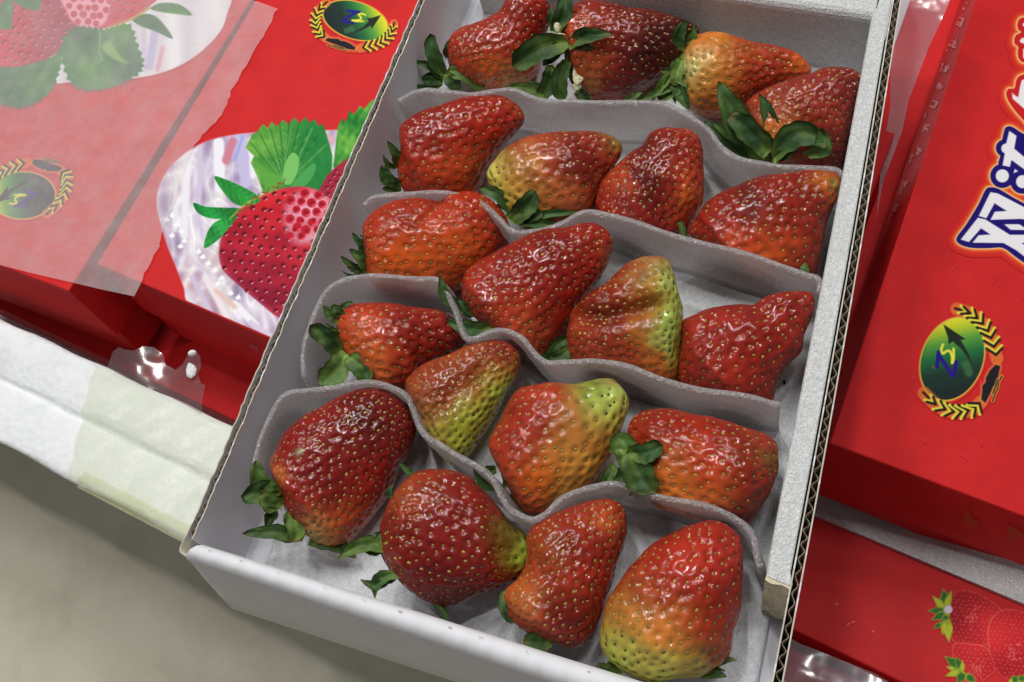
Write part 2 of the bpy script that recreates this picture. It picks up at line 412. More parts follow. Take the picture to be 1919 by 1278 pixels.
# ================================================================== OPEN CARTON
def upl(pts, z): return np.array([U(x, y, z) for x, y in pts])
Lout = [(346, 1010), (425, 828), (506, 637), (720, 147), (784, 0), (876, -210)]
Rout = [(1446, 1400), (1468, 1278), (1545, 860), (1621, 420), (1689, 0), (1722, -210)]
carton = thing("open_carton", "open white corrugated cardboard carton holding four-berry rows of strawberries", "carton", U(960, 639, 0) * [1, 1, 0])
CT = 0.0034      # board thickness
def wall(pts, inward, name):
    P = upl(pts, RIM); P[:, 2] = 0
    S = crom(P, 24); seg = np.linalg.norm(np.diff(S, axis=0), axis=1); s = np.concatenate([[0], np.cumsum(seg)])
    def at(q):
        return np.stack([np.interp(q, s, S[:, 0]), np.interp(q, s, S[:, 1]), np.zeros_like(q)], -1)
    L = s[-1]
    def nor(q):
        d = at(q + 1e-3) - at(q - 1e-3); d /= np.linalg.norm(d, axis=1)[:, None]
        n = np.stack([d[:, 1], -d[:, 0], d[:, 2] * 0], 1) * inward
        return n
    w = thing("tmp", "x", "x"); bpy.data.objects.remove(w)
    def strip(nm, o0, o1, q, ztop, mat, wave=None):
        p = at(q); n = nor(q); off0 = o0 if wave is None else wave; off1 = off0 + (o1 - o0)
        a = p + n * np.reshape(off0, (-1, 1)); b = p + n * np.reshape(off1, (-1, 1))
        zt = ztop + 0.0006 * np.sin(q * 47) * 0 + 0.00025 * np.sin(q * 330 + o0 * 9000) + 0.00022 * np.sin(q * 811 + 2) + 0.00018 * rng.normal(size=len(q))
        rings = []
        for k in range(len(q)):
            rings.append([[*a[k, :2], zt[k]], [*b[k, :2], zt[k]], [*b[k, :2], 0.001], [*a[k, :2], 0.001]])
        V, Fc = loft(rings)
        return mesh(nm, V, Fc, mat)
    q = np.linspace(0.0005, L - 0.0005, 160)
    o = strip("outer_liner", 0, 0.0005, q, RIM, m_white); keep(o, carton)
    o2 = strip("inner_liner", CT - 0.0005, CT, q, RIM, m_white); keep(o2, carton)
    qq = np.linspace(0.0005, L - 0.0005, int(L / 0.0052 * 14))
    ph = qq / 0.0052 * 2 * math.pi + 1.1 * np.sin(qq * 61) + 0.7 * np.sin(qq * 173 + 1)
    wv = CT / 2 - 0.00015 + (CT / 2 - 0.0008) * (0.86 + 0.14 * np.sin(qq * 97)) * np.sin(ph)
    o3 = strip("fluting", 0, 0.0003, qq, RIM - 0.0008, m_kraft, wave=wv); keep(o3, carton)
    # paper edges of both liners (raw board colour on the cut)
    for oo in (0.00002, CT - 0.00048):
        p = strip("cut_edge", oo, oo + 0.00046, q, RIM + 0.0002, m_liner)
        me = p.data
        for v in me.vertices:
            if v.co.z < 0.01: v.co.z = RIM - 0.0006
        keep(p, carton)
    return at, nor, L
wallL = wall(Lout, 1, "left")
wallR = wall(Rout, -1, "right")
# floor board, end panel at the back
FLc = U(346, 1010, RIM); FRc = U(1446, 1400, RIM); BLc = U(876, -210, RIM); BRc = U(1722, -210, RIM)
z0 = lambda p, z: np.array([p[0], p[1], z])
keep(prism_obj("bottom_board", [z0(p, 0.003) for p in (FLc, FRc, BRc, BLc)], [z0(p, 0.0) for p in (FLc, FRc, BRc, BLc)], m_white), carton)
bd = _n(BRc - BLc); bn = np.array([-bd[1], bd[0], 0])
keep(prism_obj("back_panel", [z0(p, RIM - 0.001) for p in (BLc, BRc, BRc + bn * 0.004, BLc + bn * 0.004)], [z0(p, 0.0) for p in (BLc, BRc, BRc + bn * 0.004, BLc + bn * 0.004)], m_white), carton)
# rolled front panel
def front():
    T = np.linspace(0, 1, 120)
    def ln(a, b, z): 
        A, B = U(*a, z), U(*b, z); return A, B
    inn = ln((381, 1021), (1440, 1352), RIM - 0.003)     # inner top line
    out = ln((353, 1050), (1425, 1412), RIM - 0.005)     # outer crease
    bot = ln((433, 1140), (1440, 1470), 0.0)             # bottom outer edge
    rings = []
    for i, t in enumerate(T):
        I = inn[0] * (1 - t) + inn[1] * t; O = out[0] * (1 - t) + out[1] * t; Bt = bot[0] * (1 - t) + bot[1] * t
        s = t * 0.25
        bz = 0.0007 * max(0, math.sin(s / 0.0106 * 2 * math.pi)) ** 3
        wob = 0.0004 * math.sin(s * 70)
        mid = (I + O) / 2
        ring = [z0(I, 0.003), z0(I, RIM - 0.006), I + [0, 0, 0.0002 + wob], I * .8 + O * .2 + [0, 0, 0.0032 + wob], mid + [0, 0, 0.0046 + bz + wob], I * .22 + O * .78 + [0, 0, 0.0040 + bz * .6 + wob],
                O + [0, 0, 0.0018 + wob], O * 1.0 + Bt * 0.0 + [0, 0, -0.002], O * 0.7 + Bt * 0.3, O * .3 + Bt * .7, Bt]
        rings.append(ring)
    V, Fc = loft(rings)
    o = mesh("front_panel", V, Fc, m_white, smooth=True)
    keep(o, carton)
    # small slot nicks along the roll
    bm = bmesh.new()
    for k in range(13):
        t = 0.04 + k * 0.075 + random.uniform(-.02, .02)
        I = inn[0] * (1 - t) + inn[1] * t; O = out[0] * (1 - t) + out[1] * t
        P = I * .72 + O * .28 + np.array([0, 0, 0.0040]); d = _n(inn[1] - inn[0]); n = _n(O - I)
        a, b = random.uniform(.0006, .0014), random.uniform(.0001, .00025)
        q = [P - d * a, P + n * b - [0, 0, 0.0], P + d * a, P - n * b]
        bm.faces.new([bm.verts.new(tuple(x + np.array([0, 0, 0.0006]))) for x in q])
    o = bm_obj("crease_nick", bm, m_greycard); o['kind'] = 'stuff'; keep(o, carton)
    # torn liner curling at the corner
    C = U(346, 1008, RIM); E = U(378, 1040, RIM - 0.004)
    pts = crom([C, C * .75 + E * .25 + np.array([-.0025, -.004, -.001]), C * .35 + E * .65 + np.array([-.001, -.0035, -0.001]), E], 8)
    rings = []
    for p in pts:
        rings.append([p + [0, 0, 0.0005], p + [0.0006, 0.0006, 0.0005], p + [0.0006, 0.0006, -0.02], p + [0, 0, -0.02]])
    V, Fc = loft(rings); keep(mesh("torn_liner", V, Fc, m_liner, smooth=True), carton)
front()

# ================================================================== FOAM INSIDE THE CARTON
def slab_rounded(name, line_in, line_out, ztop, zbot, mat, rad=0.0015, endmat=None):
    rings = []
    for a, b in zip(line_in, line_out):
        d = _n(z0(b, 0) - z0(a, 0))
        ring = [z0(a, zbot)]
        for k in range(5):
            th = k / 4 * math.pi / 2
            ring.append(z0(a, 0) + d * rad * (1 - math.cos(th)) + np.array([0, 0, ztop - rad + rad * math.sin(th)]))
        for k in range(3):
            th = math.pi / 2 * (1 - k / 2); r2 = rad * .6
            ring.append(z0(b, 0) - d * r2 * (1 - math.cos(th)) + np.array([0, 0, ztop - r2 + r2 * math.sin(th)]))
        ring.append(z0(b, zbot)); rings.append(ring)
    V, Fc = loft(rings)
    o = mesh(name, V, Fc, mat)
    return o
PADZ = 0.007
# pad
pad_px = [(497, 1015), (470, 1060)]
def inset_poly():
    a, n, L = wallL; q = np.array([0.004, L - 0.002]); l = a(q) + n(q) * (CT + 0.0012)
    a, n, L2 = wallR; q = np.array([0.004, L2 - 0.002]); r = a(q) + n(q) * (CT + 0.0012)
    return l, r
lw, rw = inset_poly()
fr0 = U(440, 1050, RIM) ; 
ft = _n(U(1440, 1352, RIM - .003) - U(381, 1021, RIM - .003))
pf0 = z0(U(381, 1021, RIM - .003), 0) + np.array([-ft[1], ft[0], 0]) * 0.003
pf1 = pf0 + ft * np.linalg.norm(z0(U(1440, 1352, RIM - .003), 0) - z0(U(381, 1021, RIM - .003), 0))
pl = [pf0 + ft * 0.008, pf1 - ft * 0.006, rw[1], lw[1] + np.array([0.004, 0, 0])]
pad = prism_obj("foam_pad", [z0(p, PADZ) for p in pl], [z0(p, 0.0032) for p in pl], m_pad, bevel=0.001)
tag(pad, "thin pale foam pad lining the bottom of the open carton", "foam pad")
# right slab
strip_in = [(1428, 1110), (1434, 1079), (1472, 880), (1557, 440), (1634, 27), (1650, -60)]
SZ = RIM - 0.0015
A_, n_, L_ = wallR
li = crom(upl(strip_in, SZ), 6); lo = []
S = A_(np.linspace(0, L_, 400)); NN = n_(np.linspace(0, L_, 400))
for p in li:
    k = np.argmin(np.linalg.norm(S[:, :2] - p[:2], axis=1)); lo.append(S[k] + NN[k] * (CT + 0.0006))
lo = np.array(lo)
c0, c1 = U(1436, 1079, SZ), U(1484, 1099, SZ)
li = np.array([p for p in li if p[1] > c0[1]]); lo = lo[-len(li):]
li = np.vstack([[c0], li]); lo = np.vstack([[c1], lo])
sr = slab_rounded("foam_side_slab", li, lo, SZ, PADZ, m_slab, 0.0012)
tag(sr, "long thick foam strip lining the right wall of the carton", "foam strip")
# yellowed cut end
d = _n(z0(c1 - c0, 0)); fw = np.array([d[1], -d[0], 0.0])
bm = bmesh.new(); R_ = 7; C_ = 6
grid = []
for i in range(R_ + 1):
    row = []
    for j in range(C_ + 1):
        f = j / C_; zz = SZ - 0.0004 - (SZ - 0.009) * i / R_
        p = z0(c0 * (1 - f) + c1 * f, zz) + fw * (0.0012 + 0.0005 * math.sin(i * 2.3 + j * 1.1) + 0.0018 * (i / R_))
        row.append(bm.verts.new(tuple(p)))
    grid.append(row)
for i in range(R_):
    for j in range(C_): bm.faces.new((grid[i][j], grid[i][j + 1], grid[i + 1][j + 1], grid[i + 1][j]))
r = bmesh.ops.extrude_face_region(bm, geom=list(bm.faces))
bmesh.ops.translate(bm, verts=[v for v in r['geom'] if isinstance(v, bmesh.types.BMVert)], vec=tuple(-fw * 0.0025))
ye = bm_obj("cut_end", bm, m_yfoam, smooth=False); ye['label'] = "yellowed rough cut end of the foam strip"; keep(ye, sr)
# back slab
bi = [U(876, -80, SZ), U(1638, 30, SZ)]
dd = _n(z0(bi[1] - bi[0], 0)); bnn = np.array([-dd[1], dd[0], 0])
ta = np.linspace(0, 1, 12)
li = np.array([bi[0] * (1 - t) + bi[1] * t for t in ta]); lo = li + bnn * 0.013
sb_ = slab_rounded("foam_back_slab", li, lo, SZ, PADZ, m_slab, 0.0045)
tag(sb_, "grey foam slab across the back of the carton behind the top row of berries", "foam slab")

# wavy partitions
PZ = 0.040
PART = [
 ([(745, 187), (775, 173), (802, 166), (840, 172), (880, 175), (930, 168), (965, 169), (1010, 184), (1060, 190), (1120, 190), (1200, 190), (1255, 199), (1295, 217), (1325, 243), (1355, 275), (1395, 299), (1450, 309), (1520, 312), (1566, 318), (1580, 327)],
  "wavy foam divider in front of the back row of strawberries"),
 ([(681, 381), (700, 370), (730, 363), (790, 361), (850, 362), (895, 375), (935, 412), (960, 430), (985, 435), (1020, 428), (1060, 413), (1095, 397), (1120, 396), (1180, 414), (1260, 438), (1350, 463), (1440, 489), (1510, 512), (1532, 524), (1537, 545)],
  "foam divider with a straight sloping right half between second and third berry rows"),
 ([(566, 705), (570, 650), (584, 595), (604, 556), (632, 528), (665, 518), (720, 518), (780, 520), (815, 524), (838, 545), (850, 575), (860, 610), (880, 633), (920, 622), (950, 618), (972, 630), (995, 655), (1025, 677), (1060, 680), (1110, 674), (1160, 683), (1230, 706), (1320, 730), (1410, 746), (1462, 756)],
  "foam divider stepping down around berries between third and fourth rows"),
 ([(474, 868), (488, 825), (506, 775), (527, 745), (560, 732), (620, 725), (690, 717), (730, 722), (758, 742), (778, 778), (800, 818), (840, 845), (885, 866), (915, 893), (940, 928), (962, 960), (990, 973), (1020, 962), (1055, 935), (1095, 914), (1140, 908), (1190, 917), (1260, 935), (1330, 952), (1375, 967), (1402, 995), (1418, 1035), (1426, 1062)],
  "deeply curved foam divider behind the front row of strawberries"),
]
def partition(k, px, label):
    P = crom(upl(px, PZ), 7)
    d = np.gradient(P, axis=0); d[:, 2] = 0; d /= np.linalg.norm(d, axis=1)[:, None]
    n = np.stack([-d[:, 1], d[:, 0], d[:, 2] * 0], 1)       # towards the back
    n[:] = _n(n.mean(0)) * 0.35 + n * 0.65; n /= np.linalg.norm(n, axis=1)[:, None]
    TH = 0.0024
    rings = []
    for i in range(len(P)):
        ring = []
        s = i * 0.37
        hs = [PADZ, 0.014, 0.021, 0.028, 0.034, PZ - 0.0007]
        def lean(z): 
            f = (PZ - z) / PZ
            return n[i] * (0.004 * f + 0.0006 * math.sin(s + z * 300))
        for z in hs: ring.append(z0(P[i], z) - n[i] * TH / 2 + lean(z))
        ring.append(z0(P[i], PZ) - n[i] * TH * .25); ring.append(z0(P[i], PZ) + n[i] * TH * .25)
        for z in hs[::-1]: ring.append(z0(P[i], z) + n[i] * TH / 2 + lean(z))
        rings.append(ring)
    V, Fc = loft(rings)
    o = mesh("foam_divider", V, Fc, m_sheet, smooth=True)
    tag(o, label, "foam divider", "foam dividers between berry rows")
for k, (px, lab) in enumerate(PART): partition(k, px, lab)
# ================================================================== RED GIFT BOXES
Zv = np.array([0, 0, 1.0])
def red_box(label, C, d1, d2, l1, l2, h, lid=0.62, inset=0.0026, Zv=Zv, drop=(0.0, 0.0)):
    """C: a top corner; d1, d2: directions of the two top edges that leave it"""
    d1 = _n(d1); d2 = _n(d2)
    t = thing("red_gift_box", label, "gift box", C - Zv * h, "red strawberry gift boxes")
    q = [C, C + d1 * l1, C + d1 * l1 + d2 * l2, C + d2 * l2]
    keep(prism_obj("lid", q, [p - Zv * h * lid for p in q], m_red, bevel=0.0007), t)
    C2 = C + (d1 + d2) * inset; q2 = [C2, C2 + d1 * (l1 - 2 * inset), C2 + d1 * (l1 - 2 * inset) + d2 * (l2 - 2 * inset), C2 + d2 * (l2 - 2 * inset)]
    keep(prism_obj("tray", [p - Zv * (h * lid - 0.004) for p in q2], [p - Zv * (h + (drop[1] if k in (1, 2) else drop[0])) for k, p in enumerate(q2)], m_red, bevel=0.0005), t)
    return t, d1, d2
BZ = -0.002; BH = 0.076
cA = U(128, 545, BZ); boxA, a1, a2 = red_box("red gift box at far left under the translucent tissue with upside-down print", cA, U(0, 497, BZ) - cA, U(470, 0, BZ) - cA, 0.20, 0.30, BH)
cB = U(181, 494, BZ); boxB, b1, b2 = red_box("red gift box printed with a strawberry in a glass bowl beside the carton's left wall", cB, U(505, 634, BZ) - cB, U(479, 0, BZ) - cB, 0.17, 0.30, BH)
cR = U(1556, 830, BZ); r2 = _n(U(1828, 0, BZ) - cR); TILT = math.radians(13); TILB = math.radians(6)       # this box leans down to the right and back
nR = _n(Zv * math.cos(TILT) + np.array([r2[1], -r2[0], 0]) * math.sin(TILT) + r2 * math.sin(TILB))
_r1 = _n(UP(1919, 967, cR, nR) - cR); _nf = _n(np.cross(_r1, nR)); _q = [UP(x, y, cR, _nf) - cR for x, y in ((1545, 944), (1919, 1094))]
_s = [q @ _r1 for q in _q]; _d = [-(q @ nR) for q in _q]; _m = (_d[1] - _d[0]) / (_s[1] - _s[0]); HR = 0.067
DROP = (_d[0] - _m * _s[0] - HR, _d[0] + _m * (0.17 - _s[0]) - HR)        # the tray bottom is skewed, it sags towards its far end
boxR, r1, r2 = red_box("red gift box on the right with large Chinese characters and an oval emblem", cR, UP(1919, 967, cR, nR) - cR, UP(1828, 0, cR, nR) - cR, 0.17, 0.36, 0.067, lid=0.60, inset=0.003, Zv=nR, drop=DROP)
LZ = -0.070
e0, e1 = U(1491, 1182, LZ), U(1689, 1278, LZ); k0 = U(1565, 981, LZ)
dl = _n(e1 - e0); nl = np.array([-dl[1], dl[0], 0]); dep = (k0 - e0) @ nl
cL = e0 - dl * 0.05
boxL, g1, g2 = red_box("lower red gift box at bottom right printed with outlined strawberries and green calyxes", cL, dl, nl, 0.26, dep + 0.02, 0.052)
# layer under the left boxes, seen in the gap
LZU = -0.084; cU = U(120, 600, LZU) ; boxU, _, _ = red_box("dark red gift box at the bottom of the gap between the left boxes", cU - b1 * 0.10 - b2 * 0.01, b1, b2, 0.28, 0.24, 0.03)
cW = U(1480, 640, -0.082)  # added box, a dark backing behind the bag instead of the bright crate base
boxW, _, _ = red_box("red box added as dark backing deep under the hazy plastic bag beside the carton", cW, r1 * [1, 1, 0], r2 * [1, 1, 0], 0.14, 0.32, 0.03)
# little box corner between carton and right box
zc_ = -0.012; cS = U(1677, 249, zc_)
boxS, _, _ = red_box("small red box corner wedged between the carton and the right gift box", cS, U(1655, 243, zc_) - cS, U(1641, 345, zc_) - cS, 0.035, 0.06, 0.045)
# deepest box bottom right
zq = -0.088; cQ = U(1470, 1205, zq)
boxQ, _, _ = red_box("darkest lowest red box at the bottom right corner below the film", cQ - dl * 0.03, dl, -nl, 0.20, 0.10, 0.035)

# separators
def plate(name, pts, th, mat, label, cat, group=None):
    o = prism_obj(name, pts, [p - Zv * th for p in pts], mat); tag(o, label, cat, group); return o
sz = -0.0673
s0 = U(1500, 952, sz); s1 = U(1565, 981, sz); s2 = U(1930, 1136, sz)
dv = _n(s2 - s1); nv = np.array([-dv[1], dv[0], 0])
plate("foam_sheet", [s1 - dv * 0.05, s2 + dv * 0.02, s2 + dv * 0.02 + nv * 0.05, s1 - dv * 0.05 + nv * 0.05], 0.0024, m_slab, "grey foam sheet between the right gift box and the lower red box", "foam sheet")
q0, q1 = U(231, 617, -0.060), U(262, 560, -0.060); dq = _n(q1 - q0); nq = np.array([dq[1], -dq[0], 0])
plate("grey_card", [q0 - nq * 0.0035, q0 + nq * 0.0025, q1 + dq * 0.03 + nq * 0.002, q1 + dq * 0.03 - nq * 0.003], 0.0014, m_greycard, "narrow grey card strip deep in the gap between the two left boxes", "card strip")
# tuck flap standing in the gap
fz = -0.03
fl_ = [U(249, 640, fz), U(292, 588, -0.03), U(300, 594, -0.03), U(312, 640, -0.035), U(300, 668, -0.04), U(280, 690, -0.05)]
bm = bmesh.new(); vsx = [bm.verts.new(tuple(p)) for p in fl_]; f = bm.faces.new(vsx)
r = bmesh.ops.extrude_face_region(bm, geom=[f]); bmesh.ops.translate(bm, verts=[v for v in r['geom'] if isinstance(v, bmesh.types.BMVert)], vec=tuple(-Zv * 0.0006))
bm.free()

# ------------------------------------------------------------------ prints
def affine_from(c, a, b):
    """emblem art is drawn in the enlarged-emblem pixels; oval centre (920,332), semi axes (523,60) and (80,325)"""
    S = np.array([[523, 80], [60, 325.0]]); T = np.array([[a[0], b[0]], [a[1], b[1]]]); Mx = T @ np.linalg.inv(S)
    return lambda pts: [tuple(np.asarray(c) + Mx @ (np.asarray(p, float) - [920, 332])) for p in pts], Mx
YEL = (226, 214, 70); ORG = (226, 130, 60); INK = (38, 36, 30)
def emblem(p, c, a, b):
    f, Mx = affine_from(c, a, b); sc = math.sqrt(abs(np.linalg.det(Mx)))
    inv = np.linalg.inv(Mx); L = (p.P - np.asarray(c)) @ inv.T
    S = np.linalg.inv(np.array([[523, 80], [60, 325.0]])); uv = L @ S.T
    near = np.hypot(uv[:, 0], uv[:, 1]) < 2.2
    if not near.any(): return
    r = np.hypot(uv[:, 0], uv[:, 1]); sd = (r - 1) * np.hypot(*a) * 0.8
    p.glow(sd, 5, (232, 110, 50), k=0.8)
    p.blend(np.clip(0.5 - (sd - 1.2) / 1.4, 0, 1), (222, 190, 70))
    g = np.clip((uv[:, 0] * 0.97 - uv[:, 1] * 0.12 + 1) / 2, 0, 1)[:, None]
    st = [(0, (34, 42, 44)), (0.34, (36, 58, 50)), (0.55, (40, 112, 62)), (0.72, (92, 158, 64)), (0.86, (180, 198, 50)), (1, (236, 226, 56))]
    col = np.stack([np.interp(g[:, 0], [s[0] for s in st], [s[1][k] for s in st]) for k in range(3)], 1)
    p.blend(np.clip(0.5 - (sd + 1) / 1.4, 0, 1), col)
    p.glow(sd_line(p.P, f([(780, 500), (870, 470)])) - 30 * sc, 40 * sc, (70, 130, 76), k=0.6)
    # arrow
    p.poly(f([(1340, 245), (1190, 472), (1172, 420), (1010, 500), (860, 545), (960, 490), (1060, 425), (1140, 340), (1095, 295), (1180, 292)]), (40, 46, 38))
    for pts in ([(795, 175), (985, 195)], [(930, 205), (720, 330)], [(715, 345), (890, 372)]):
        p.line(f(pts), 46 * sc, (40, 30, 130), 0.7)
    p.line(f(crom([(1085, 240), (1020, 222), (975, 240), (1010, 275), (1012, 310), (950, 330), (870, 330), (940, 346), (1050, 346)], 5)), 28 * sc, (232, 226, 72), 0.7)
    # wreath
    for pts, in ((([(450, 40), (330, 160), (275, 300), (285, 420), (340, 540), (430, 612)]),), (([(1552, 385), (1520, 510), (1440, 620), (1320, 700), (1170, 750), (1000, 785)]),)):
        path = crom(pts, 12); n = len(path)
        pl = f(path)
        d = sd_line(p.P, pl)
        p.glow(d - 62 * sc, 26 * sc, ORG, k=0.75)
        for i in range(8):
            k = int((i + 0.3) / 8 * (n - 1)); q = path[k]; t = _n(path[min(k + 3, n - 1)] - path[max(k - 3, 0)]); m = np.array([-t[1], t[0]])
            w = 20 + 62 * min(1, (i + .4) / 3.0); ln = 78
            if i == 0:
                p.line(f([q - t * 40, q + t * 40]), 30 * sc, INK); continue
            tip = q + t * 40
            p.line(f([tip - t * 34 + m * 0, tip - t * 34 + m * w - t * ln]), 30 * sc, YEL, 0.7)
            p.line(f([tip - t * 34 + m * 0, tip - t * 34 - m * w - t * ln]), 30 * sc, YEL, 0.7)
            p.line(f([tip, tip + m * w - t * ln]), 30 * sc, INK, 0.7)
            p.line(f([tip, tip - m * w - t * ln]), 30 * sc, INK, 0.7)
    bird = f([(425, 660), (470, 618), (560, 630), (640, 632), (690, 668), (740, 668), (840, 710), (925, 770), (912, 818), (800, 800), (670, 765), (650, 745), (560, 715)])
    p.glow(sd_poly(p.P, bird), 6, (228, 150, 80), k=0.9); p.poly(bird, (36, 34, 40))
    for w in ([(465, 735), (560, 760), (640, 790), (720, 800), (790, 835)], [(560, 740), (660, 770), (740, 790)]):
        p.line(f(w), 34 * sc, (228, 170, 80)); p.line(f(w), 18 * sc, (40, 36, 26))

def leafcol(P, c0, c1, scale, seed):
    n = 0.35 * sinnoise(np.concatenate([P, P[:, :1] * 0], 1), scale * 4.5, seed + 100) * 0.5 + 0.65 * sinnoise(np.concatenate([P, P[:, :1] * 0], 1), scale, seed) * 0.5 + 0.5
    return np.array(c0)[None] * (1 - n[:, None]) + np.array(c1)[None] * n[:, None]
def jag(pts, amp, step=9.0):
    """serrated leaf edge"""
    out = []; P = crom(pts, 10, True); L = 0; up = 0
    acc = 0; prev = P[0]
    cen = P.mean(0); out.append(tuple(P[0]))
    for q in P[1:]:
        acc += np.linalg.norm(q - prev); prev = q
        if acc > step / 2:
            acc = 0; up ^= 1
            out.append(tuple(q + _n(q - cen) * (amp if up else -amp * .2)))
    return out
def dots(p, region, spacing, col, rad, seed, hl=None, hlr=0.35, skew=0.35):
    rr = np.random.default_rng(seed); P = p.P
    lo = np.min(region, 0); hi = np.max(region, 0); y = lo[1]; row = 0
    while y < hi[1]:
        x = lo[0] + (row % 2) * spacing / 2
        while x < hi[0]:
            q = np.array([x, y + (x - lo[0]) * skew * 0.3]) + rr.normal(size=2) * spacing * 0.10
            if sd_poly(q[None], region)[0] < -rad * 0.4:
                p.disc(q, rad * rr.uniform(.85, 1.15), col, 1.2)
                if hl is not None: p.line([q + [rad * .1, rad * .75], q + [rad * .8, rad * .35]], rad * hlr, hl, 0.8)
            x += spacing
        y += spacing * 0.85; row += 1

def paint_B(p):
    P = p.P
    emblem(p, (665.7, 38.2), (60, 7), (9.2, 37.3))
    bowl = crom([(294, 385), (303, 338), (335, 297), (390, 264), (470, 249), (560, 247), (700, 250), (800, 330), (760, 560), (620, 690), (505, 634), (430, 602), (356, 570), (345, 540), (330, 500), (312, 455)], 6, True)
    v = sinnoise(np.stack([P[:, 0] * 1.0 + P[:, 1] * .12, P[:, 1] * 0.10, P[:, 0] * 0], 1), 0.16, 5)
    v2 = sinnoise(np.stack([P[:, 0], P[:, 1], P[:, 0] * 0], 1), 0.12, 8)
    base = np.array([222, 216, 226.0])[None] + v[:, None] * np.array([14, 18, 10.0])[None] + v2[:, None] * 8
    warm = np.clip(sinnoise(np.stack([P[:, 0], P[:, 1], P[:, 0] * 0], 1), 0.05, 11), 0, 1)[:, None] * np.clip((P[:, 1:2] - 430) / 60, 0, 1)
    base = base * (1 - warm * .6) + np.array([224, 180, 172.0]) * warm * .6
    p.glow(sd_poly(P, bowl), 3, (226, 120, 130), k=0.6)
    Q3 = np.stack([P[:, 0], P[:, 1], P[:, 0] * 0], 1)
    rid = 1 - np.abs(sinnoise(Q3 + sinnoise(Q3, .03, 71)[:, None] * 14, 0.11, 72)); rid2 = 1 - np.abs(sinnoise(Q3 * [1, .35, 1] + sinnoise(Q3, .05, 73)[:, None] * 9, 0.22, 74))
    base = base - np.array([34, 40, 26.0])[None] * (1 - rid[:, None]) * .9 + 22 * np.clip(rid2 - .75, 0, 1)[:, None] * 4 - np.array([20, 34, 24.0])[None] * np.clip(.35 - rid2, 0, 1)[:, None]
    inb = p.poly(bowl, np.clip(base, 0, 253), 1.5)
    # glass facets
    for (x0, y0, x1, y1, w, c) in [(352, 290, 345, 440, 14, (236, 234, 240)), (375, 282, 372, 420, 9, (208, 198, 222)), (410, 268, 412, 352, 20, (240, 238, 246)), (448, 258, 462, 340, 22, (196, 188, 226)), (436, 265, 424, 300, 16, (205, 130, 150)),
                                   (330, 330, 328, 430, 8, (232, 230, 236)), (392, 300, 384, 330, 8, (214, 206, 226)), (455, 255, 440, 300, 6, (160, 170, 225)), (470, 262, 474, 330, 10, (236, 234, 246)), (360, 520, 395, 585, 9, (205, 195, 222)), (385, 520, 425, 592, 12, (236, 226, 232)),
                                   (440, 570, 480, 610, 14, (240, 238, 244)), (350, 545, 365, 565, 8, (214, 205, 228)), (470, 605, 505, 628, 10, (214, 200, 220)), (405, 545, 440, 575, 9, (228, 196, 186)), (600, 252, 622, 262, 14, (214, 170, 186))]:
        p.line([(x0, y0), (x1, y1)], w, c, 2.5, inb)
    for q in [(312, 410), (322, 402), (330, 420), (340, 432), (322, 440), (345, 450), (338, 460), (372, 470), (380, 480), (390, 492), (402, 505), (415, 520), (408, 530), (432, 548), (446, 556)]:
        p.poly([(q[0] - 6, q[1] + 2), (q[0] + 2, q[1] - 5), (q[0] + 6, q[1] + 3), (q[0] - 1, q[1] + 6)], (250, 249, 252), 1.2, inb)
    # big leaves
    L2 = [(624, 312), (630, 262), (633, 238), (640, 222), (648, 228), (655, 207), (664, 214), (674, 198), (683, 204), (697, 187), (740, 190), (750, 260), (660, 320), (640, 340)]
    p.poly(L2, leafcol(P, (34, 120, 44), (110, 180, 70), 0.09, 3))
    L1 = [(460, 277), (467, 262), (473, 252), (483, 246), (492, 232), (502, 240), (509, 228), (519, 237), (530, 224), (541, 233), (552, 220), (562, 231), (572, 219), (580, 230), (590, 223), (597, 236), (606, 232), (612, 252), (618, 272), (623, 292), (622, 318), (614, 342), (600, 362), (545, 360), (494, 364), (484, 335), (470, 305), (476, 292)]
    gl = np.clip((P[:, 0] - 500) / 90, 0, 1)[:, None]
    lc = leafcol(P, (66, 140, 52), (120, 180, 74), 0.10, 4) * (1 - gl) + leafcol(P, (22, 112, 52), (46, 140, 64), 0.08, 6) * gl
    p.poly(L1, lc)
    for k in range(9):
        e = np.array([470 + k * 18, 268 - 40 * math.sin(k / 8 * math.pi)]); c_ = np.array([535, 345])
        for f_ in (.35, .55, .75):
            o_ = c_ * (1 - f_) + e * f_; p.line([o_, o_ + np.array([8, -9]) * (1 if k > 4 else -1) * np.array([1, 1 if k > 4 else -1])], 1.1, (120, 186, 100), 1.5)
        p.line([c_ * .8 + e * .2, e], 1.0, (24, 92, 44), 1.8)
    for a, b in (((530, 340), (480, 270)), ((530, 340), (505, 245)), ((530, 330), (545, 240)), ((545, 330), (585, 240)), ((545, 335), (612, 270))):
        p.line([a, b], 2.0, (96, 170, 84), 1.5)
    p.poly(crom([(530, 340), (535, 305), (548, 286), (560, 296), (558, 320), (545, 345)], 5, True), (120, 190, 100))
    p.poly(crom([(545, 350), (565, 325), (588, 306), (590, 322), (575, 345), (555, 356)], 5, True), (70, 160, 80))
    p.poly([(480, 300), (500, 320), (525, 330), (534, 345), (500, 362), (490, 330)], (92, 164, 66), 2)
    # second berry
    s2 = [(598, 356), (612, 330), (630, 312), (650, 298), (720, 260), (760, 400), (640, 420), (620, 382)]
    p.poly(s2, (160, 36, 62)); dots(p, s2, 13, (110, 16, 40), 3.6, 21, (235, 150, 170))
    # main berry
    s1 = crom([(411, 482), (414, 448), (430, 412), (455, 388), (490, 366), (530, 353), (570, 350), (605, 362), (640, 400), (640, 470), (600, 545), (560, 590), (527, 597), (485, 566), (445, 532), (420, 508)], 6, True)
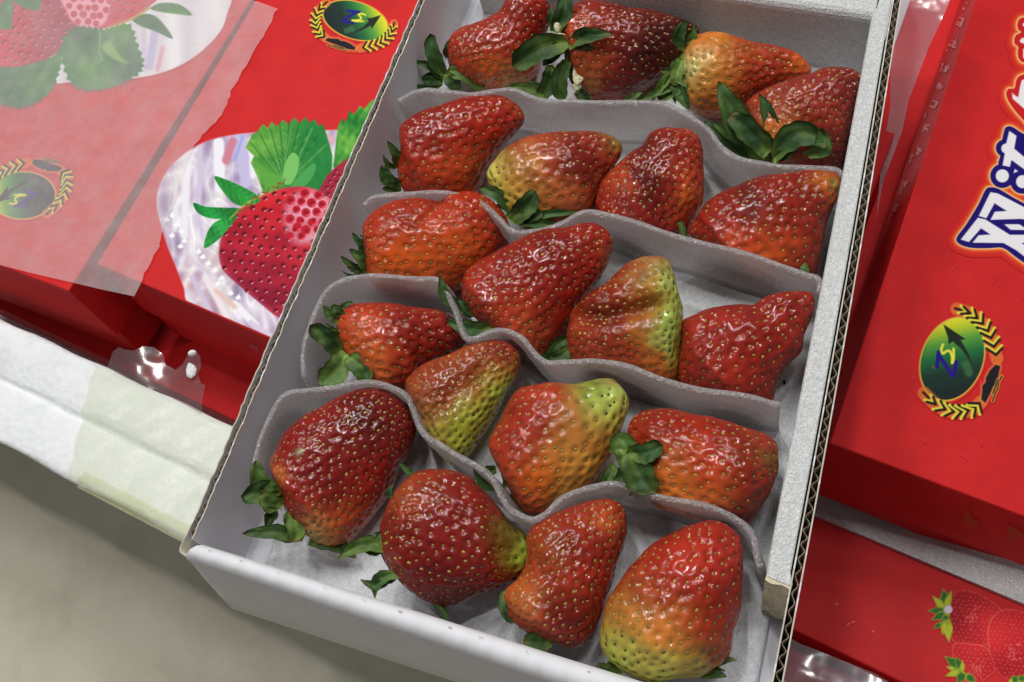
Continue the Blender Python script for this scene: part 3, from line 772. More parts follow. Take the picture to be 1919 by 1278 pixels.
    t = np.clip((P[:, 1] - 360 + (P[:, 0] - 520) * -0.25) / 210, 0, 1)[:, None]
    body = np.array([212, 34, 44.0]) * (1 - t) + np.array([140, 22, 52.0]) * t
    ms = p.poly(s1, body, 1.4)
    p.blend(np.clip((sd_poly(P, s1) + 9) / 9, 0, 1) * ms * 0.55, (196, 84, 112))
    gl_ = sinnoise(np.stack([P[:, 0], P[:, 1], P[:, 0] * 0], 1), 0.10, 81); p.blend(ms * np.clip(gl_, 0, 1) * .22, (236, 70, 70)); p.blend(ms * np.clip(-gl_, 0, 1) * .25, (112, 12, 36))
    dots(p, s1, 20, (112, 10, 28), 4.6, 31, (244, 186, 196))
    hlz = crom([(540, 372), (575, 356), (606, 366), (640, 400), (628, 450), (590, 455), (545, 452), (534, 410)], 5, True)
    hm = np.clip(0.5 - sd_poly(P, hlz) / 16, 0, 1) * (0.8 + 0.2 * gl_); p.blend(hm * ms * 0.88, (228, 176, 196)); dots(p, hlz, 20.5, (186, 24, 46), 8.0, 33, (238, 90, 110), 0.3); dots(p, hlz, 20.5, (150, 10, 30), 4.2, 33)
    # calyx
    for lf, c in (([(401, 331), (425, 337), (455, 350), (482, 366), (486, 378), (462, 386), (440, 382), (420, 362)], (40, 140, 56)), ([(362, 380), (385, 387), (415, 389), (452, 391), (440, 402), (415, 410), (390, 408), (370, 398)], (30, 130, 56)), ([(383, 465), (388, 437), (402, 417), (430, 404), (445, 404), (428, 428), (408, 450)], (40, 135, 60))):
        p.poly(crom(lf, 4, True), leafcol(P, np.array(c) * 0.8, np.array(c) * 1.25, 0.15, 9))
    p.poly(crom([(430, 412), (455, 388), (490, 368), (520, 355), (500, 362), (468, 376), (442, 396)], 4, True), (176, 180, 70), 2.0)
    for q in [(470, 384), (482, 372), (500, 362), (520, 352), (530, 345), (458, 396)]:
        p.line([q, (q[0] - 10, q[1] - 2)], 2.2, (150, 70, 40)); p.line([q, (q[0] + 4, q[1] - 10)], 2.0, (110, 80, 40))
def paint_A(p):
    P = p.P
    emblem(p, (42, 366), (-62, -2), (4, -44))
    bowl = crom([(85, 145), (150, 152), (215, 150), (290, 140), (350, 116), (400, 75), (424, 32), (418, -30), (220, -60), (60, 20)], 6, True)
    v = sinnoise(np.stack([P[:, 0], P[:, 1] * 0.1, P[:, 0] * 0], 1), 0.14, 15)
    m = p.poly(bowl, np.array([228, 226, 230.0])[None] + v[:, None] * np.array([10, 14, 8.0])[None], 1.5)
    for a, b, w, c in (((268, 40), (272, 130), 10, (214, 204, 224)), ((290, 60), (280, 125), 14, (196, 190, 222)), ((305, 90), (295, 130), 8, (222, 170, 190)), ((320, 60), (330, 110), 14, (240, 240, 244))): p.line([a, b], w, c, 2.5, m)
    s1 = crom([(-60, 135), (0, 128), (60, 122), (105, 100), (145, 62), (185, -10), (150, -60), (-60, -60)], 5, True)
    t = np.clip((P[:, 0]) / 150, 0, 1)[:, None]
    ms = p.poly(s1, np.array([214, 44, 66.0]) * (1 - t) + np.array([150, 34, 62.0]) * t, 1.4); dots(p, s1, 19, (150, 20, 44), 4.2, 41, (240, 150, 170), 0.5)
    s2 = crom([(122, -30), (124, 20), (140, 45), (165, 54), (200, 52), (240, 36), (275, 15), (300, -10), (290, -50)], 5, True)
    p.poly(s2, (206, 44, 62)); dots(p, s2, 17, (150, 20, 44), 3.2, 43, (240, 150, 170), 0.5)
    h = crom([(118, -10), (124, 20), (140, 44), (170, 54), (196, 44), (206, 15), (204, -20)], 5, True)
    p.blend(np.clip(0.5 - sd_poly(P, h) / 6, 0, 1) * 0.9, (240, 180, 194)); dots(p, h, 17, (196, 36, 58), 6.2, 45)
    for lf, a in ((jag([(118, 78), (145, 52), (195, 56), (240, 46), (256, 85), (267, 118), (255, 140), (215, 160), (165, 168), (135, 155), (120, 120)], 5), 51), (jag([(-30, 132), (40, 125), (95, 108), (118, 90), (108, 140), (92, 172), (60, 195), (25, 200), (-30, 180)], 4), 52), ([(-10, 0), (26, 0), (22, 55), (-10, 55)], 53), (crom([(25, 0), (50, 16), (72, 18), (74, -10), (30, -20)], 4, True), 54),
                  (crom([(248, 35), (275, 26), (298, 36), (324, 72), (290, 58), (262, 48)], 5, True), 55), (crom([(282, 16), (300, 6), (335, 8), (360, 28), (330, 26), (300, 22)], 5, True), 56)):
        p.poly(lf, leafcol(P, (24, 104, 58), (74, 146, 66), 0.06, a), 1.2)
    p.poly(crom([(190, 90), (205, 78), (225, 105), (240, 118), (215, 112)], 4, True), (130, 180, 90), 3)
    p.line([(188, 60), (186, 95), (192, 112)], 3, (110, 170, 110), 1.5)
    p.line([(200, 52), (250, 34), (280, 14)], 5, (190, 150, 70), 2)
Z5 = lambda pts: [(1740 + x / 4.263, 200 + y / 4.26) for x, y in pts]
Z4 = lambda pts: [(1700 + x / 6.388, y / 6.39) for x, y in pts]
def paint_R(p):
    P = p.P
    emblem(p, (1784.6, 672.9), (10, -77.5), (60, -4))
    NAVY = (34, 24, 112); WH = (238, 236, 240)
    low = Z5(crom([(222, 1068), (236, 1025), (300, 940), (395, 785), (452, 668), (490, 642), (560, 655), (680, 725), (800, 790), (960, 880), (960, 1340), (800, 1268), (690, 1195), (595, 1128), (480, 1130), (350, 1128), (262, 1105)], 3, True))
    up = Z5(crom([(598, 215), (612, 170), (640, 155), (680, 165), (740, 205), (800, 235), (900, 300), (900, 660), (790, 640), (700, 640), (640, 600), (560, 470), (570, 400), (580, 300)], 3, True))
    d = np.minimum(sd_poly(P, low), sd_poly(P, up))
    for c, r in (((590, 552), 97), ((750, 598), 97), ((605, 330), 68)):
        c = Z5([c])[0]; d = np.minimum(d, np.hypot(P[:, 0] - c[0], P[:, 1] - c[1]) - r / 4.26)
    U1 = Z4(crom([(1500, 190), (1440, 200), (1350, 222), (1318, 290), (1328, 350), (1362, 388), (1302, 420), (1281, 480), (1290, 530), (1328, 562), (1322, 650), (1350, 722), (1410, 752), (1600, 780)], 4, True))
    U2 = Z4(crom([(1600, 840), (1440, 880), (1345, 908), (1302, 970), (1284, 1055), (1218, 1060), (1187, 1100), (1192, 1165), (1232, 1245), (1310, 1350), (1400, 1450), (1480, 1560), (1600, 1640)], 4, True))
    du = np.minimum(sd_poly(P, U1), sd_poly(P, U2))
    g = np.minimum(d, du)
    p.glow(g, 17, (232, 92, 40), k=0.85); p.glow(g, 9, (250, 160, 80), k=0.9); p.glow(g, 4.5, (255, 226, 160), k=0.95)
    p.blend(np.clip(0.5 - du / 1.4, 0, 1), (204, 36, 40)); p.blend(np.clip(0.5 - d / 1.4, 0, 1), NAVY)
    for w in ([(1400, 270), (1385, 285), (1386, 312), (1440, 330), (1440, 260)], [(1350, 480), (1380, 452), (1440, 455), (1440, 525), (1385, 520), (1355, 505)], [(1390, 585), (1440, 570), (1440, 720), (1388, 690)],
              [(1255, 1110), (1275, 1130), (1330, 1166), (1352, 1040), (1372, 962), (1440, 930), (1600, 900), (1600, 1500), (1440, 1340), (1330, 1240), (1262, 1180)]):
        p.poly(Z4(w), WH)
    for w in ([(495, 682), (553, 692), (800, 820), (900, 880), (900, 930), (800, 905), (735, 895), (495, 903), (530, 838), (625, 832), (528, 770), (462, 890), (402, 872)],
              [(395, 886), (455, 900), (650, 1022), (763, 1022), (900, 1022), (900, 1300), (800, 1222), (700, 1145), (600, 1088), (352, 1085), (400, 1026), (495, 1020), (420, 970), (323, 1080), (258, 1060)],
              [(605, 938), (725, 938), (763, 962), (800, 985), (655, 982)],
              [(645, 193), (703, 232), (685, 335), (800, 430), (900, 500), (900, 600), (800, 525), (663, 425), (650, 480), (592, 468), (610, 372), (620, 300)], [(690, 497), (716, 515), (680, 530)]):
        p.poly(Z5(w), WH)
    p.poly(Z5([(745, 1090), (900, 1060), (900, 1140), (800, 1120)]), NAVY)
    for c, r in (((590, 552), 52), ((752, 598), 52), ((622, 333), 40)):
        p.disc(Z5([c])[0], r / 4.26, WH)
    rr = np.random.default_rng(5)
    for _ in range(14):       # scuffs on the lid
        q = np.array([rr.uniform(1590, 1900), rr.uniform(520, 900)]); a = rr.uniform(0, 3.1)
        p.line([q, q + np.array([math.cos(a), math.sin(a)]) * rr.uniform(3, 16)], 0.9, (226, 92, 92), 0.9)
Z7 = lambda pts: [(1460 + x / 3.057, 860 + y / 3.057) for x, y in pts]
def paint_L(p):
    P = p.P
    b1_ = crom([(990, 800), (1010, 768), (1080, 755), (1180, 795), (1272, 868), (1215, 915), (1195, 1000), (1200, 1060), (1100, 1065), (1000, 1040), (975, 920)], 5, True)
    b2_ = crom([(1275, 868), (1400, 880), (1500, 960), (1500, 1270), (1310, 1262), (1235, 1185), (1200, 1060), (1205, 950)], 5, True)
    b3_ = crom([(1000, 1065), (1100, 1060), (1190, 1085), (1240, 1190), (1190, 1250), (1100, 1300), (1010, 1180)], 5, True)
    rr = np.random.default_rng(3)
    for b, s in ((b1_, 61), (b3_, 62), (b2_, 63)):
        b = np.array(Z7(b)); d = sd_poly(P, b)
        v = sinnoise(np.concatenate([P, P[:, :1] * 0], 1), 0.05, s)[:, None]
        p.blend(np.clip(0.5 - d, 0, 1), np.array([192, 28, 38.0])[None] + v * np.array([22, 10, 8.0])[None])
        p.blend(np.clip(1 - np.abs(d) / 1.6, 0, 1) * 0.85 * (0.7 + 0.3 * v[:, 0]), (238, 112, 92))
        dots(p, b, 9, (232, 96, 84), 1.2, s)
        lo, hi = b.min(0), b.max(0)
        c = lo * 0.6 + hi * 0.4 if s != 62 else (lo + hi) / 2
        for _ in range(26):
            q = c + rr.normal(size=2) * 7 + [6, 6]; a = rr.uniform(0, 3.1)
            if s == 63 and q[1] < 1205: q[1] += 30
            p.line([q, q + np.array([math.cos(a), math.sin(a)]) * rr.uniform(2, 5)], 1.2, (238, 120, 116), 0.8)
    def caly(segs):
        for (x0, y0, x1, y1, w, dark) in segs:
            a, b = np.array(Z7([(x0, y0), (x1, y1)])); t = _n(b - a); m = np.array([-t[1], t[0]]); L = np.linalg.norm(b - a); w = w / 3.057
            poly = [a - m * w * .35, a + t * L * .4 - m * w * .5, b, a + t * L * .45 + m * w * .5, a + m * w * .35]
            p.poly(poly, (150, 170, 40), 1.0); p.poly([q * .75 + (a * .4 + b * .6) * .25 for q in map(np.array, poly)], (52, 110, 42) if dark else (186, 196, 50), 1.2)
    caly([(960, 850, 940, 738, 70, 1), (955, 850, 990, 750, 40, 0), (950, 860, 875, 782, 46, 0), (955, 870, 850, 870, 50, 1), (960, 880, 870, 925, 50, 1), (965, 885, 930, 975, 46, 1), (960, 920, 975, 1055, 60, 0), (955, 930, 935, 1010, 40, 0), (970, 940, 990, 1010, 36, 0), (930, 940, 880, 975, 30, 1),
          (1040, 1200, 945, 1128, 60, 1), (1045, 1205, 1010, 1130, 46, 1), (1040, 1215, 950, 1245, 44, 0), (1050, 1220, 1050, 1150, 30, 0), (1060, 1220, 1020, 1290, 60, 1), (1070, 1240, 1130, 1275, 50, 1), (1010, 1205, 955, 1190, 26, 0), (1360, 1275, 1310, 1280, 60, 0), (1370, 1280, 1330, 1240, 50, 1), (1380, 1275, 1403, 1235, 46, 1)])
    p.disc(Z7([(970, 862)])[0], 7.8, (214, 206, 226), 1.2)
    for q in [(1588, 1171), (1597, 1167), (1634, 1185), (1566, 1133)]: p.line([q, (q[0] + 4, q[1] - 3)], 1.5, (236, 150, 140), 0.8)
def glyph(p, c, e1, e2, sz, col, seed, w=1.6, aa=1.2, k=1.0):
    rr = np.random.default_rng(seed); c = np.asarray(c, float); e1 = np.asarray(e1) * sz; e2 = np.asarray(e2) * sz
    tmp = p.c.copy(); ta = p.a.copy()
    for _ in range(3): 
        y = rr.uniform(-.5, .5); p.line([c + e1 * rr.uniform(-.55, -.2) + e2 * y, c + e1 * rr.uniform(.2, .55) + e2 * (y + rr.uniform(-.1, .1))], w, col, aa)
    for _ in range(2):
        x = rr.uniform(-.45, .45); p.line([c + e1 * x - e2 * rr.uniform(.2, .55), c + e1 * (x + rr.uniform(-.2, .2)) + e2 * rr.uniform(.2, .55)], w, col, aa)
    if k < 1: p.c = tmp * (1 - k) + p.c * k
ZR = lambda x, y: (1500 + x / 3.043, y / 3.043)
def paint_Rside(p):
    e2 = np.array([-.42, .90]); e1 = np.array([.60, .30])
    s = 100
    for pts in ([(930, 20), (910, 120), (880, 250), (830, 390), (795, 490), (765, 590), (720, 730), (675, 860)], [(880, 60), (820, 175), (832, 265), (788, 380), (742, 510), (702, 645), (622, 905), (585, 1050), (540, 1180)], [(775, 305), (737, 425), (690, 560), (652, 680), (610, 810), (572, 940), (560, 1080), (520, 1205)]):
        for q in pts: s += 1; glyph(p, ZR(*q), e1, e2, 17, (222, 170, 170), s, 1.7, 0.9)
def paint_Rfront(p):
    for q, s in (((1110, 340), 201), ((1345, 430), 202), ((985, 425), 203)):
        sz = 30 if s < 203 else 12
        glyph(p, Z7([q])[0], (1, .35), (-.1, .9), sz, (150, 104, 40), s, 4.0, 3.0, 0.55)
def paint_Bfront(p):
    for i, q in enumerate([(1352, 615), (1398, 655), (1392, 690), (1435, 718), (1512, 640), (1500, 678), (1540, 655), (1522, 710), (1500, 755), (1535, 765)]):
        glyph(p, (q[0] / 3.195, 450 + q[1] / 3.195), (.9, .4), (.2, .8), 11, (176, 100, 104), 300 + i, 1.4, 1.0)
CELL = 0.00030
decal("printed_picture", cA + a1 * 0.0008 + a2 * 0.0008, a1, a2, 0.16, 0.27, CELL, paint_A, boxA, Zv)
decal("printed_picture", cB + b1 * 0.0008 + b2 * 0.0008, b1, b2, 0.115, 0.27, CELL, paint_B, boxB, Zv)
decal("printed_lettering", cR + r1 * 0.0008 + r2 * 0.0008, r1, r2, 0.10, 0.29, CELL, paint_R, boxR, nR)
decal("printed_picture", cL + g1 * 0.0008 + g2 * 0.0008, g1, g2, 0.18, 0.10, CELL, paint_L, boxL, Zv)
decal("printed_lettering", cR - nR * 0.001, r2, -nR, 0.29, 0.031, CELL, paint_Rside, boxR, _n(np.cross(r2, nR)) * (1 if np.dot(np.cross(r2, nR), r1) < 0 else -1))
decal("printed_lettering", cR - nR * 0.001, r1, -nR, 0.11, 0.031, CELL, paint_Rfront, boxR, _n(np.cross(r1, nR)) * (1 if np.dot(np.cross(r1, nR), r2) < 0 else -1))
decal("printed_lettering", cB - Zv * 0.001, b1, -Zv, 0.11, 0.030, CELL, paint_Bfront, boxB, np.array([-b1[1], b1[0], 0]) * (1 if np.dot(np.array([-b1[1], b1[0], 0]), b2) < 0 else -1))

# ------------------------------------------------------------------ tissue on the left boxes
def poly_sheet(name, outline_px, z, mat, zfn, step, label=None, cat=None):
    """thin sheet with a traced outline lying on plane z, made of small triangles so it can ripple"""
    pts = upl(outline_px, z)
    bm = bmesh.new(); f = bm.faces.new([bm.verts.new(tuple(p)) for p in pts])
    bmesh.ops.triangulate(bm, faces=[f])
    for _ in range(7):
        es = [e for e in bm.edges if e.calc_length() > step]
        if not es: break
        bmesh.ops.subdivide_edges(bm, edges=es, cuts=1)
        bmesh.ops.triangulate(bm, faces=[q for q in bm.faces if len(q.verts) > 3])
    for v in bm.verts:
        p = np.array(v.co); v.co.z = z + zfn(p)
    o = bm_obj(name, bm, mat, smooth=True)
    if label: tag(o, label, cat)
    return o
rr = np.random.default_rng(12)
edge = crom([(252, 556), (272, 515), (296, 468), (303, 440), (330, 370), (358, 285), (380, 255), (402, 228), (425, 195), (437, 165), (455, 135), (480, 90), (503, 50), (521, 17)], 4)
edge = [tuple(e + (rr.normal(size=2) * 1.3 if 0 < i < len(edge) - 1 else 0)) for i, e in enumerate(edge)]
tis = [(-60, 478), (0, 497), (60, 512), (128, 528), (190, 543)] + edge + [(465, -2), (380, -40), (-60, -60)]
poly_sheet("tissue_sheet", tis, BZ + 0.0011, m_tissue, lambda p: 0.00035 * float(sinnoise(p[None], 120, 3)[0]) + 0.0002, 0.006, "translucent white tissue sheet with ragged right edge lying over the left red boxes", "tissue")

# ------------------------------------------------------------------ plastics
cz = -0.016
scrap = [(205, 690), (216, 662), (228, 654), (240, 660), (256, 662), (272, 652), (290, 652), (306, 664), (311, 684), (330, 694), (342, 682), (352, 660), (364, 655), (374, 668), (377, 690), (373, 702), (380, 722), (389, 726), (386, 752), (384, 790), (300, 800), (230, 770)]
poly_sheet("plastic_scrap", scrap, cz, m_film, lambda p: 0.0035 * float(sinnoise(p[None], 190, 8)[0]), 0.003, "crumpled clear plastic film scrap sticking up behind the foam crate rim", "plastic film")
def crumb(px, py, z, s, seed, label):
    bm = bmesh.new(); bmesh.ops.create_icosphere(bm, subdivisions=2, radius=1)
    r = np.random.default_rng(seed); P = np.array([v.co for v in bm.verts]); n = sinnoise(P, 2.2, seed) * 0.28 + 1
    for v, k in zip(bm.verts, n): v.co = v.co * k
    bmesh.ops.scale(bm, vec=s, verts=bm.verts)
    o = bm_obj("foam_crumb", bm, m_eps); o.location = tuple(U(px, py, z)); o.rotation_euler = (0.3, 0.2, 0.35); tag(o, label, "foam crumb", "white foam crumbs on the plastic scrap")
crumb(360, 661, -0.011, (.0022, .0016, .0012), 3, "small upper white foam crumb at the tip of the plastic scrap")
crumb(358, 689, -0.011, (.0024, .0036, .0013), 5, "larger white foam crumb below the tip of the plastic scrap")
bag = [(1640, 420), (1652, 300), (1668, 200), (1672, 100), (1690, -40), (1800, -40), (1781, 0), (1742, 84), (1704, 182), (1690, 250), (1655, 340)]
poly_sheet("plastic_bag", bag, -0.016, m_bag, lambda p: 0.004 * float(sinnoise(p[None], 110, 21)[0]), 0.004, "crumpled hazy plastic bag between the carton and the right gift box", "plastic bag")
film2 = [(1440, 1170), (1500, 1208), (1560, 1232), (1640, 1262), (1700, 1300), (1600, 1340), (1440, 1340)]
poly_sheet("plastic_film", film2, -0.074, m_bag, lambda p: 0.003 * float(sinnoise(p[None], 120, 23)[0]), 0.005, "crinkled hazy plastic film below the lower right red box", "plastic film")
# ================================================================== STRAWBERRIES
RD = (160, 34, 22); RD2 = (138, 26, 22); DK = (84, 14, 16); OR = (204, 84, 30); OY = (214, 138, 62); YG = (190, 182, 106); GR = (176, 182, 98); PALE = (206, 198, 140); VD = (66, 18, 18); TAN = (196, 128, 74)
# each berry: outline, stem end, tip end, base colour, [(x, y, radius, colour, strength)], seed spacing mm, creases [(polyline, width mm, depth mm)], plane height, sepals
# sepal: (base x, y, tip x, y, width px, sideways bend, lift base mm, lift tip mm, shape, tone)
B = []
B.append(dict(lab="red strawberry at the back left corner with limp green sepals spread at its lower left",
  out=[(840,78),(861,56),(902,39),(935,20),(949,0),(970,-20),(1005,-18),(1020,0),(1032,21),(1025,55),(1012,100),(1001,140),(970,160),(915,166),(876,158),(850,135),(838,105)], ax=[(838,130),(1010,-12)], base=(162,44,30),
  bl=[(920,140,46,OR,.8),(960,150,30,TAN,.6),(1015,40,60,RD2,.8),(930,20,50,(140,36,28),.6)], sp=3.7, lobes=.5, zc=.025,
  sep=[(835,140,806,63,36,.1,4,9,'o',0),(832,146,774,114,22,-.1,3,7,'p',-.1),(826,156,762,163,24,.1,3,4,'p',.1),(838,132,908,170,40,.15,7,7,'o',.1),(834,138,862,170,32,0,8,7,'o',-.1),(830,150,790,150,24,0,2,6,'o',0),(838,110,846,75,18,.1,2,6,'o',.1)]))
B.append(dict(lab="dark maroon strawberry in the back row with broad green sepals over its stem end",
  out=[(1050,40),(1080,8),(1111,1),(1142,5),(1179,15),(1219,20),(1271,36),(1305,50),(1308,66),(1285,95),(1245,140),(1205,172),(1150,190),(1100,184),(1075,145),(1056,95)], ax=[(1062,100),(1300,60)], base=(132,30,26),
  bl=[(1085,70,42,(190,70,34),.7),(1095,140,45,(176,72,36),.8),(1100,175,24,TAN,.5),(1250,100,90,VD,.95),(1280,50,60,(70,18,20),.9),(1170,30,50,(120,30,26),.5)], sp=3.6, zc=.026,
  sep=[(1062,77,960,124,58,-.08,15,15,'o',-.25),(1066,84,1148,66,36,.12,15,20,'p',-.25),(1038,60,1062,-14,38,-.08,9,10,'o',-.2),(1062,112,1052,190,38,-.1,11,11,'o',-.15),(1034,124,1012,186,40,.1,8,10,'o',-.1),(1028,182,946,164,28,-.1,9,9,'p',.35),(1078,172,1104,192,26,.1,11,11,'o',-.3),(1064,70,1062,120,12,0,12,12,'s',.25),(1170,190,1204,172,16,0,12,12,'p',.2)],
  pet=[(1044,54,8,11),(1051,64,9,5),(1084,146,13,20),(1082,160,9,9)]))
B.append(dict(lab="orange strawberry in the back row lying on its side with frilled green calyx at left",
  out=[(1283,100),(1292,78),(1305,67),(1342,62),(1375,69),(1415,83),(1456,89),(1493,102),(1516,122),(1518,138),(1490,152),(1450,165),(1418,180),(1395,200),(1362,218),(1326,220),(1295,208),(1279,180),(1279,140)], ax=[(1278,142),(1517,130)], base=(172,58,30),
  bl=[(1300,150,75,OY,.95),(1335,90,55,(214,116,40),.9),(1290,120,30,PALE,.6),(1430,150,70,(158,44,26),.8),(1500,125,28,OR,.9),(1345,200,40,(190,92,36),.7),(1330,215,30,(130,50,26),.5)], sp=3.5, zc=.026,
  sep=[(1290,100,1234,188,44,.1,4,7,'o',.25),(1288,95,1284,38,30,.25,3,8,'o',0),(1282,80,1298,44,18,-.3,6,8,'p',.05),(1270,148,1302,172,28,.2,9,10,'o',.05),(1262,150,1292,206,30,0,7,9,'p',-.1),(1276,130,1222,190,24,-.1,7,8,'p',.35),(1268,160,1190,190,16,0,7,8,'p',.1),(1278,110,1262,160,30,0,7,9,'o',.4)]))
B.append(dict(lab="red strawberry against the right foam strip with two large dark folded leaves in front",
  out=[(1399,195),(1427,172),(1467,154),(1516,141),(1545,129),(1575,127),(1603,132),(1614,145),(1611,170),(1602,210),(1588,260),(1580,305),(1545,328),(1493,316),(1451,298),(1436,262),(1415,229)], ax=[(1440,290),(1598,138)], base=(140,40,32),
  bl=[(1458,230,40,(196,90,44),.85),(1450,272,38,OY,.9),(1480,260,50,(180,60,34),.6),(1590,170,50,(104,24,24),.8),(1570,290,50,(120,36,26),.7)], sp=3.3, zc=.027,
  sep=[(1444,292,1346,152,62,.06,12,16,'p',-.1),(1440,288,1366,214,46,-.05,15,18,'o',-.25),(1446,294,1320,226,34,.1,7,8,'p',-.15),(1448,300,1557,266,54,.3,15,20,'o',-.1),(1510,292,1542,240,38,-.3,18,21,'o',.05),(1446,300,1360,266,40,-.1,6,7,'o',-.3)]))
B.append(dict(lab="glossy red strawberry first from left in the second row pointing up right",
  out=[(748,243),(765,222),(796,207),(838,194),(874,185),(911,181),(942,183),(968,196),(981,212),(980,230),(960,256),(934,282),(911,316),(897,353),(880,378),(822,382),(770,370),(752,348),(746,316),(750,280)], ax=[(744,310),(978,208)], base=(160,34,24),
  bl=[(800,225,60,(130,28,24),.7),(850,340,60,(198,72,34),.85),(800,350,50,(180,54,28),.7),(965,215,28,(190,62,40),.6),(900,320,30,(130,42,30),.6)], sp=3.9, zc=.028,
  sep=[(746,314,726,264,24,-.1,2,7,'p',-.1),(748,345,714,312,30,.15,3,8,'o',.05),(752,352,716,354,20,0,2,4,'p',-.3),(748,352,732,330,20,0,4,8,'p',-.25)]))
B.append(dict(lab="strawberry with pale yellow shoulder and red middle, second in the second row",
  out=[(914,337),(916,316),(929,298),(945,280),(971,264),(1005,255),(1044,249),(1090,247),(1120,250),(1147,256),(1163,268),(1166,285),(1150,310),(1130,335),(1118,365),(1110,395),(1090,420),(1057,435),(1018,428),(966,408),(940,380)], ax=[(925,365),(1162,275)], base=(168,62,34),
  bl=[(925,330,46,(184,176,100),1.0),(950,375,50,(206,180,84),1.0),(975,320,40,(214,138,60),.8),(1010,400,50,OY,.7),(1080,290,75,(126,32,28),.95),(1060,390,50,(178,84,48),.7),(1155,270,18,(150,110,50),.9)], sp=3.8, zc=.028,
  sep=[(955,412,1004,358,42,-.08,13,17,'o',-.2),(958,402,898,350,26,-.15,8,10,'o',-.1),(980,418,1092,402,18,.1,12,13,'p',0),(965,412,1045,422,22,0,13,13,'o',.05),(962,412,1018,400,26,0,12,15,'o',-.3)]))
B.append(dict(lab="upright red strawberry third in the second row with dark middle",
  out=[(1116,385),(1124,352),(1150,319),(1184,287),(1205,272),(1218,251),(1241,240),(1267,238),(1293,243),(1311,258),(1319,280),(1318,308),(1321,342),(1316,381),(1300,410),(1286,440),(1246,456),(1194,440),(1140,415)], ax=[(1190,440),(1285,242)], base=(150,34,26),
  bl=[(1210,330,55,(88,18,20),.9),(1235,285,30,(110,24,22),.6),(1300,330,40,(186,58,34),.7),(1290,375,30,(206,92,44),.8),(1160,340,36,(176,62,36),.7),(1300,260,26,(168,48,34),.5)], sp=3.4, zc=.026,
  sep=[(1282,452,1276,414,13,0,13,13,'s',.1)]))
B.append(dict(lab="wide red strawberry at the right end of the second row touching the foam strip",
  out=[(1294,440),(1306,407),(1325,381),(1351,363),(1387,347),(1416,334),(1455,326),(1507,321),(1549,320),(1571,325),(1577,342),(1572,365),(1556,397),(1545,428),(1540,464),(1530,508),(1515,535),(1470,535),(1400,510),(1345,480)], ax=[(1390,500),(1573,330)], base=(150,36,26),
  bl=[(1440,480,60,(214,82,34),.95),(1400,450,40,(190,62,34),.7),(1400,370,55,(116,28,26),.7),(1480,350,50,(120,26,24),.6),(1545,345,26,(204,98,40),.9),(1572,340,14,(150,130,60),.7),(1520,430,30,(128,34,28),.6)], sp=3.8, zc=.028,
  sep=[(1512,520,1504,490,15,0,13,12,'o',.15)]))
B.append(dict(lab="heart-notched bright red strawberry at the left of the third row",
  out=[(682,430),(692,408),(718,387),(749,376),(796,372),(822,377),(838,366),(864,361),(890,362),(916,374),(937,392),(950,410),(956,431),(950,455),(934,478),(910,502),(886,522),(850,545),(790,556),(720,546),(694,525),(687,490)], ax=[(684,478),(953,420)], base=(168,40,24),
  bl=[(780,500,90,(206,82,30),.95),(720,520,40,OR,.8),(880,480,50,(196,80,34),.7),(760,395,50,(150,36,26),.6),(700,440,30,(176,50,34),.5)], sp=3.9, cr=[([(822,377),(815,395),(800,410)],3.0,1.6)], zc=.029,
  sep=[(690,475,660,436,17,0,3,6,'p',-.3),(692,480,674,440,14,-.2,5,8,'p',-.2),(694,512,655,466,30,-.1,5,9,'p',.0),(684,516,638,480,18,0,2,5,'p',-.3),(690,505,650,500,16,.1,3,7,'p',-.35)]))
B.append(dict(lab="large tapered red strawberry second in the third row, biggest of that row",
  out=[(867,535),(873,512),(894,494),(925,476),(964,455),(1003,436),(1029,429),(1060,426),(1090,418),(1116,418),(1134,428),(1146,444),(1147,464),(1139,490),(1126,517),(1108,540),(1085,570),(1068,602),(1052,632),(1030,660),(1008,676),(978,658),(935,628),(894,596),(872,566)], ax=[(905,600),(1140,432)], base=(150,32,24),
  bl=[(920,560,55,(176,52,30),.7),(990,630,50,(186,70,36),.8),(1030,450,55,(112,22,22),.7),(960,470,50,(132,32,28),.6),(1135,480,22,(176,86,40),.7),(1040,540,50,(140,26,24),.5)], sp=3.5, zc=.030,
  sep=[(872,582,824,516,28,.15,4,7,'p',-.1),(922,614,836,598,34,.1,11,12,'p',-.05),(890,590,858,560,20,0,5,7,'p',-.25),(1028,676,1066,630,28,.1,6,8,'o',-.15),(1046,680,1008,668,22,0,8,8,'o',-.1)]))
B.append(dict(lab="creased strawberry with a yellow-green right flank in the middle of the third row",
  out=[(1064,600),(1076,573),(1104,547),(1138,528),(1161,508),(1183,491),(1211,481),(1240,482),(1257,497),(1265,525),(1268,556),(1277,573),(1277,606),(1275,640),(1271,674),(1264,712),(1240,725),(1190,718),(1147,706),(1104,696),(1073,676),(1064,635)], ax=[(1072,650),(1274,590)], base=(150,46,26),
  bl=[(1240,515,34,YG,1.0),(1262,560,34,(168,168,70),1.0),(1255,620,42,GR,1.0),(1262,670,30,(168,160,60),.9),(1225,540,36,(176,110,40),.7),(1215,610,40,(168,96,40),.7),(1225,690,46,(196,96,36),.9),(1120,550,50,(124,32,22),.8),(1130,620,40,(134,38,24),.7),(1130,680,50,(170,62,34),.6),(1120,590,20,(104,30,20),.8),(1160,586,20,(104,30,20),.8),(1200,580,16,(120,50,24),.7),(1248,540,22,GR,.9),(1262,600,26,(188,200,96),1.0),(1250,650,24,GR,.9)], sp=3.2, cr=[([(1085,592),(1130,590),(1180,582),(1225,572)],4.0,5.0)], zc=.030,  # small dark blobs along the crease paint its shade into the skin
  sep=[(1072,650,1030,672,26,.1,3,4,'o',-.2)]))
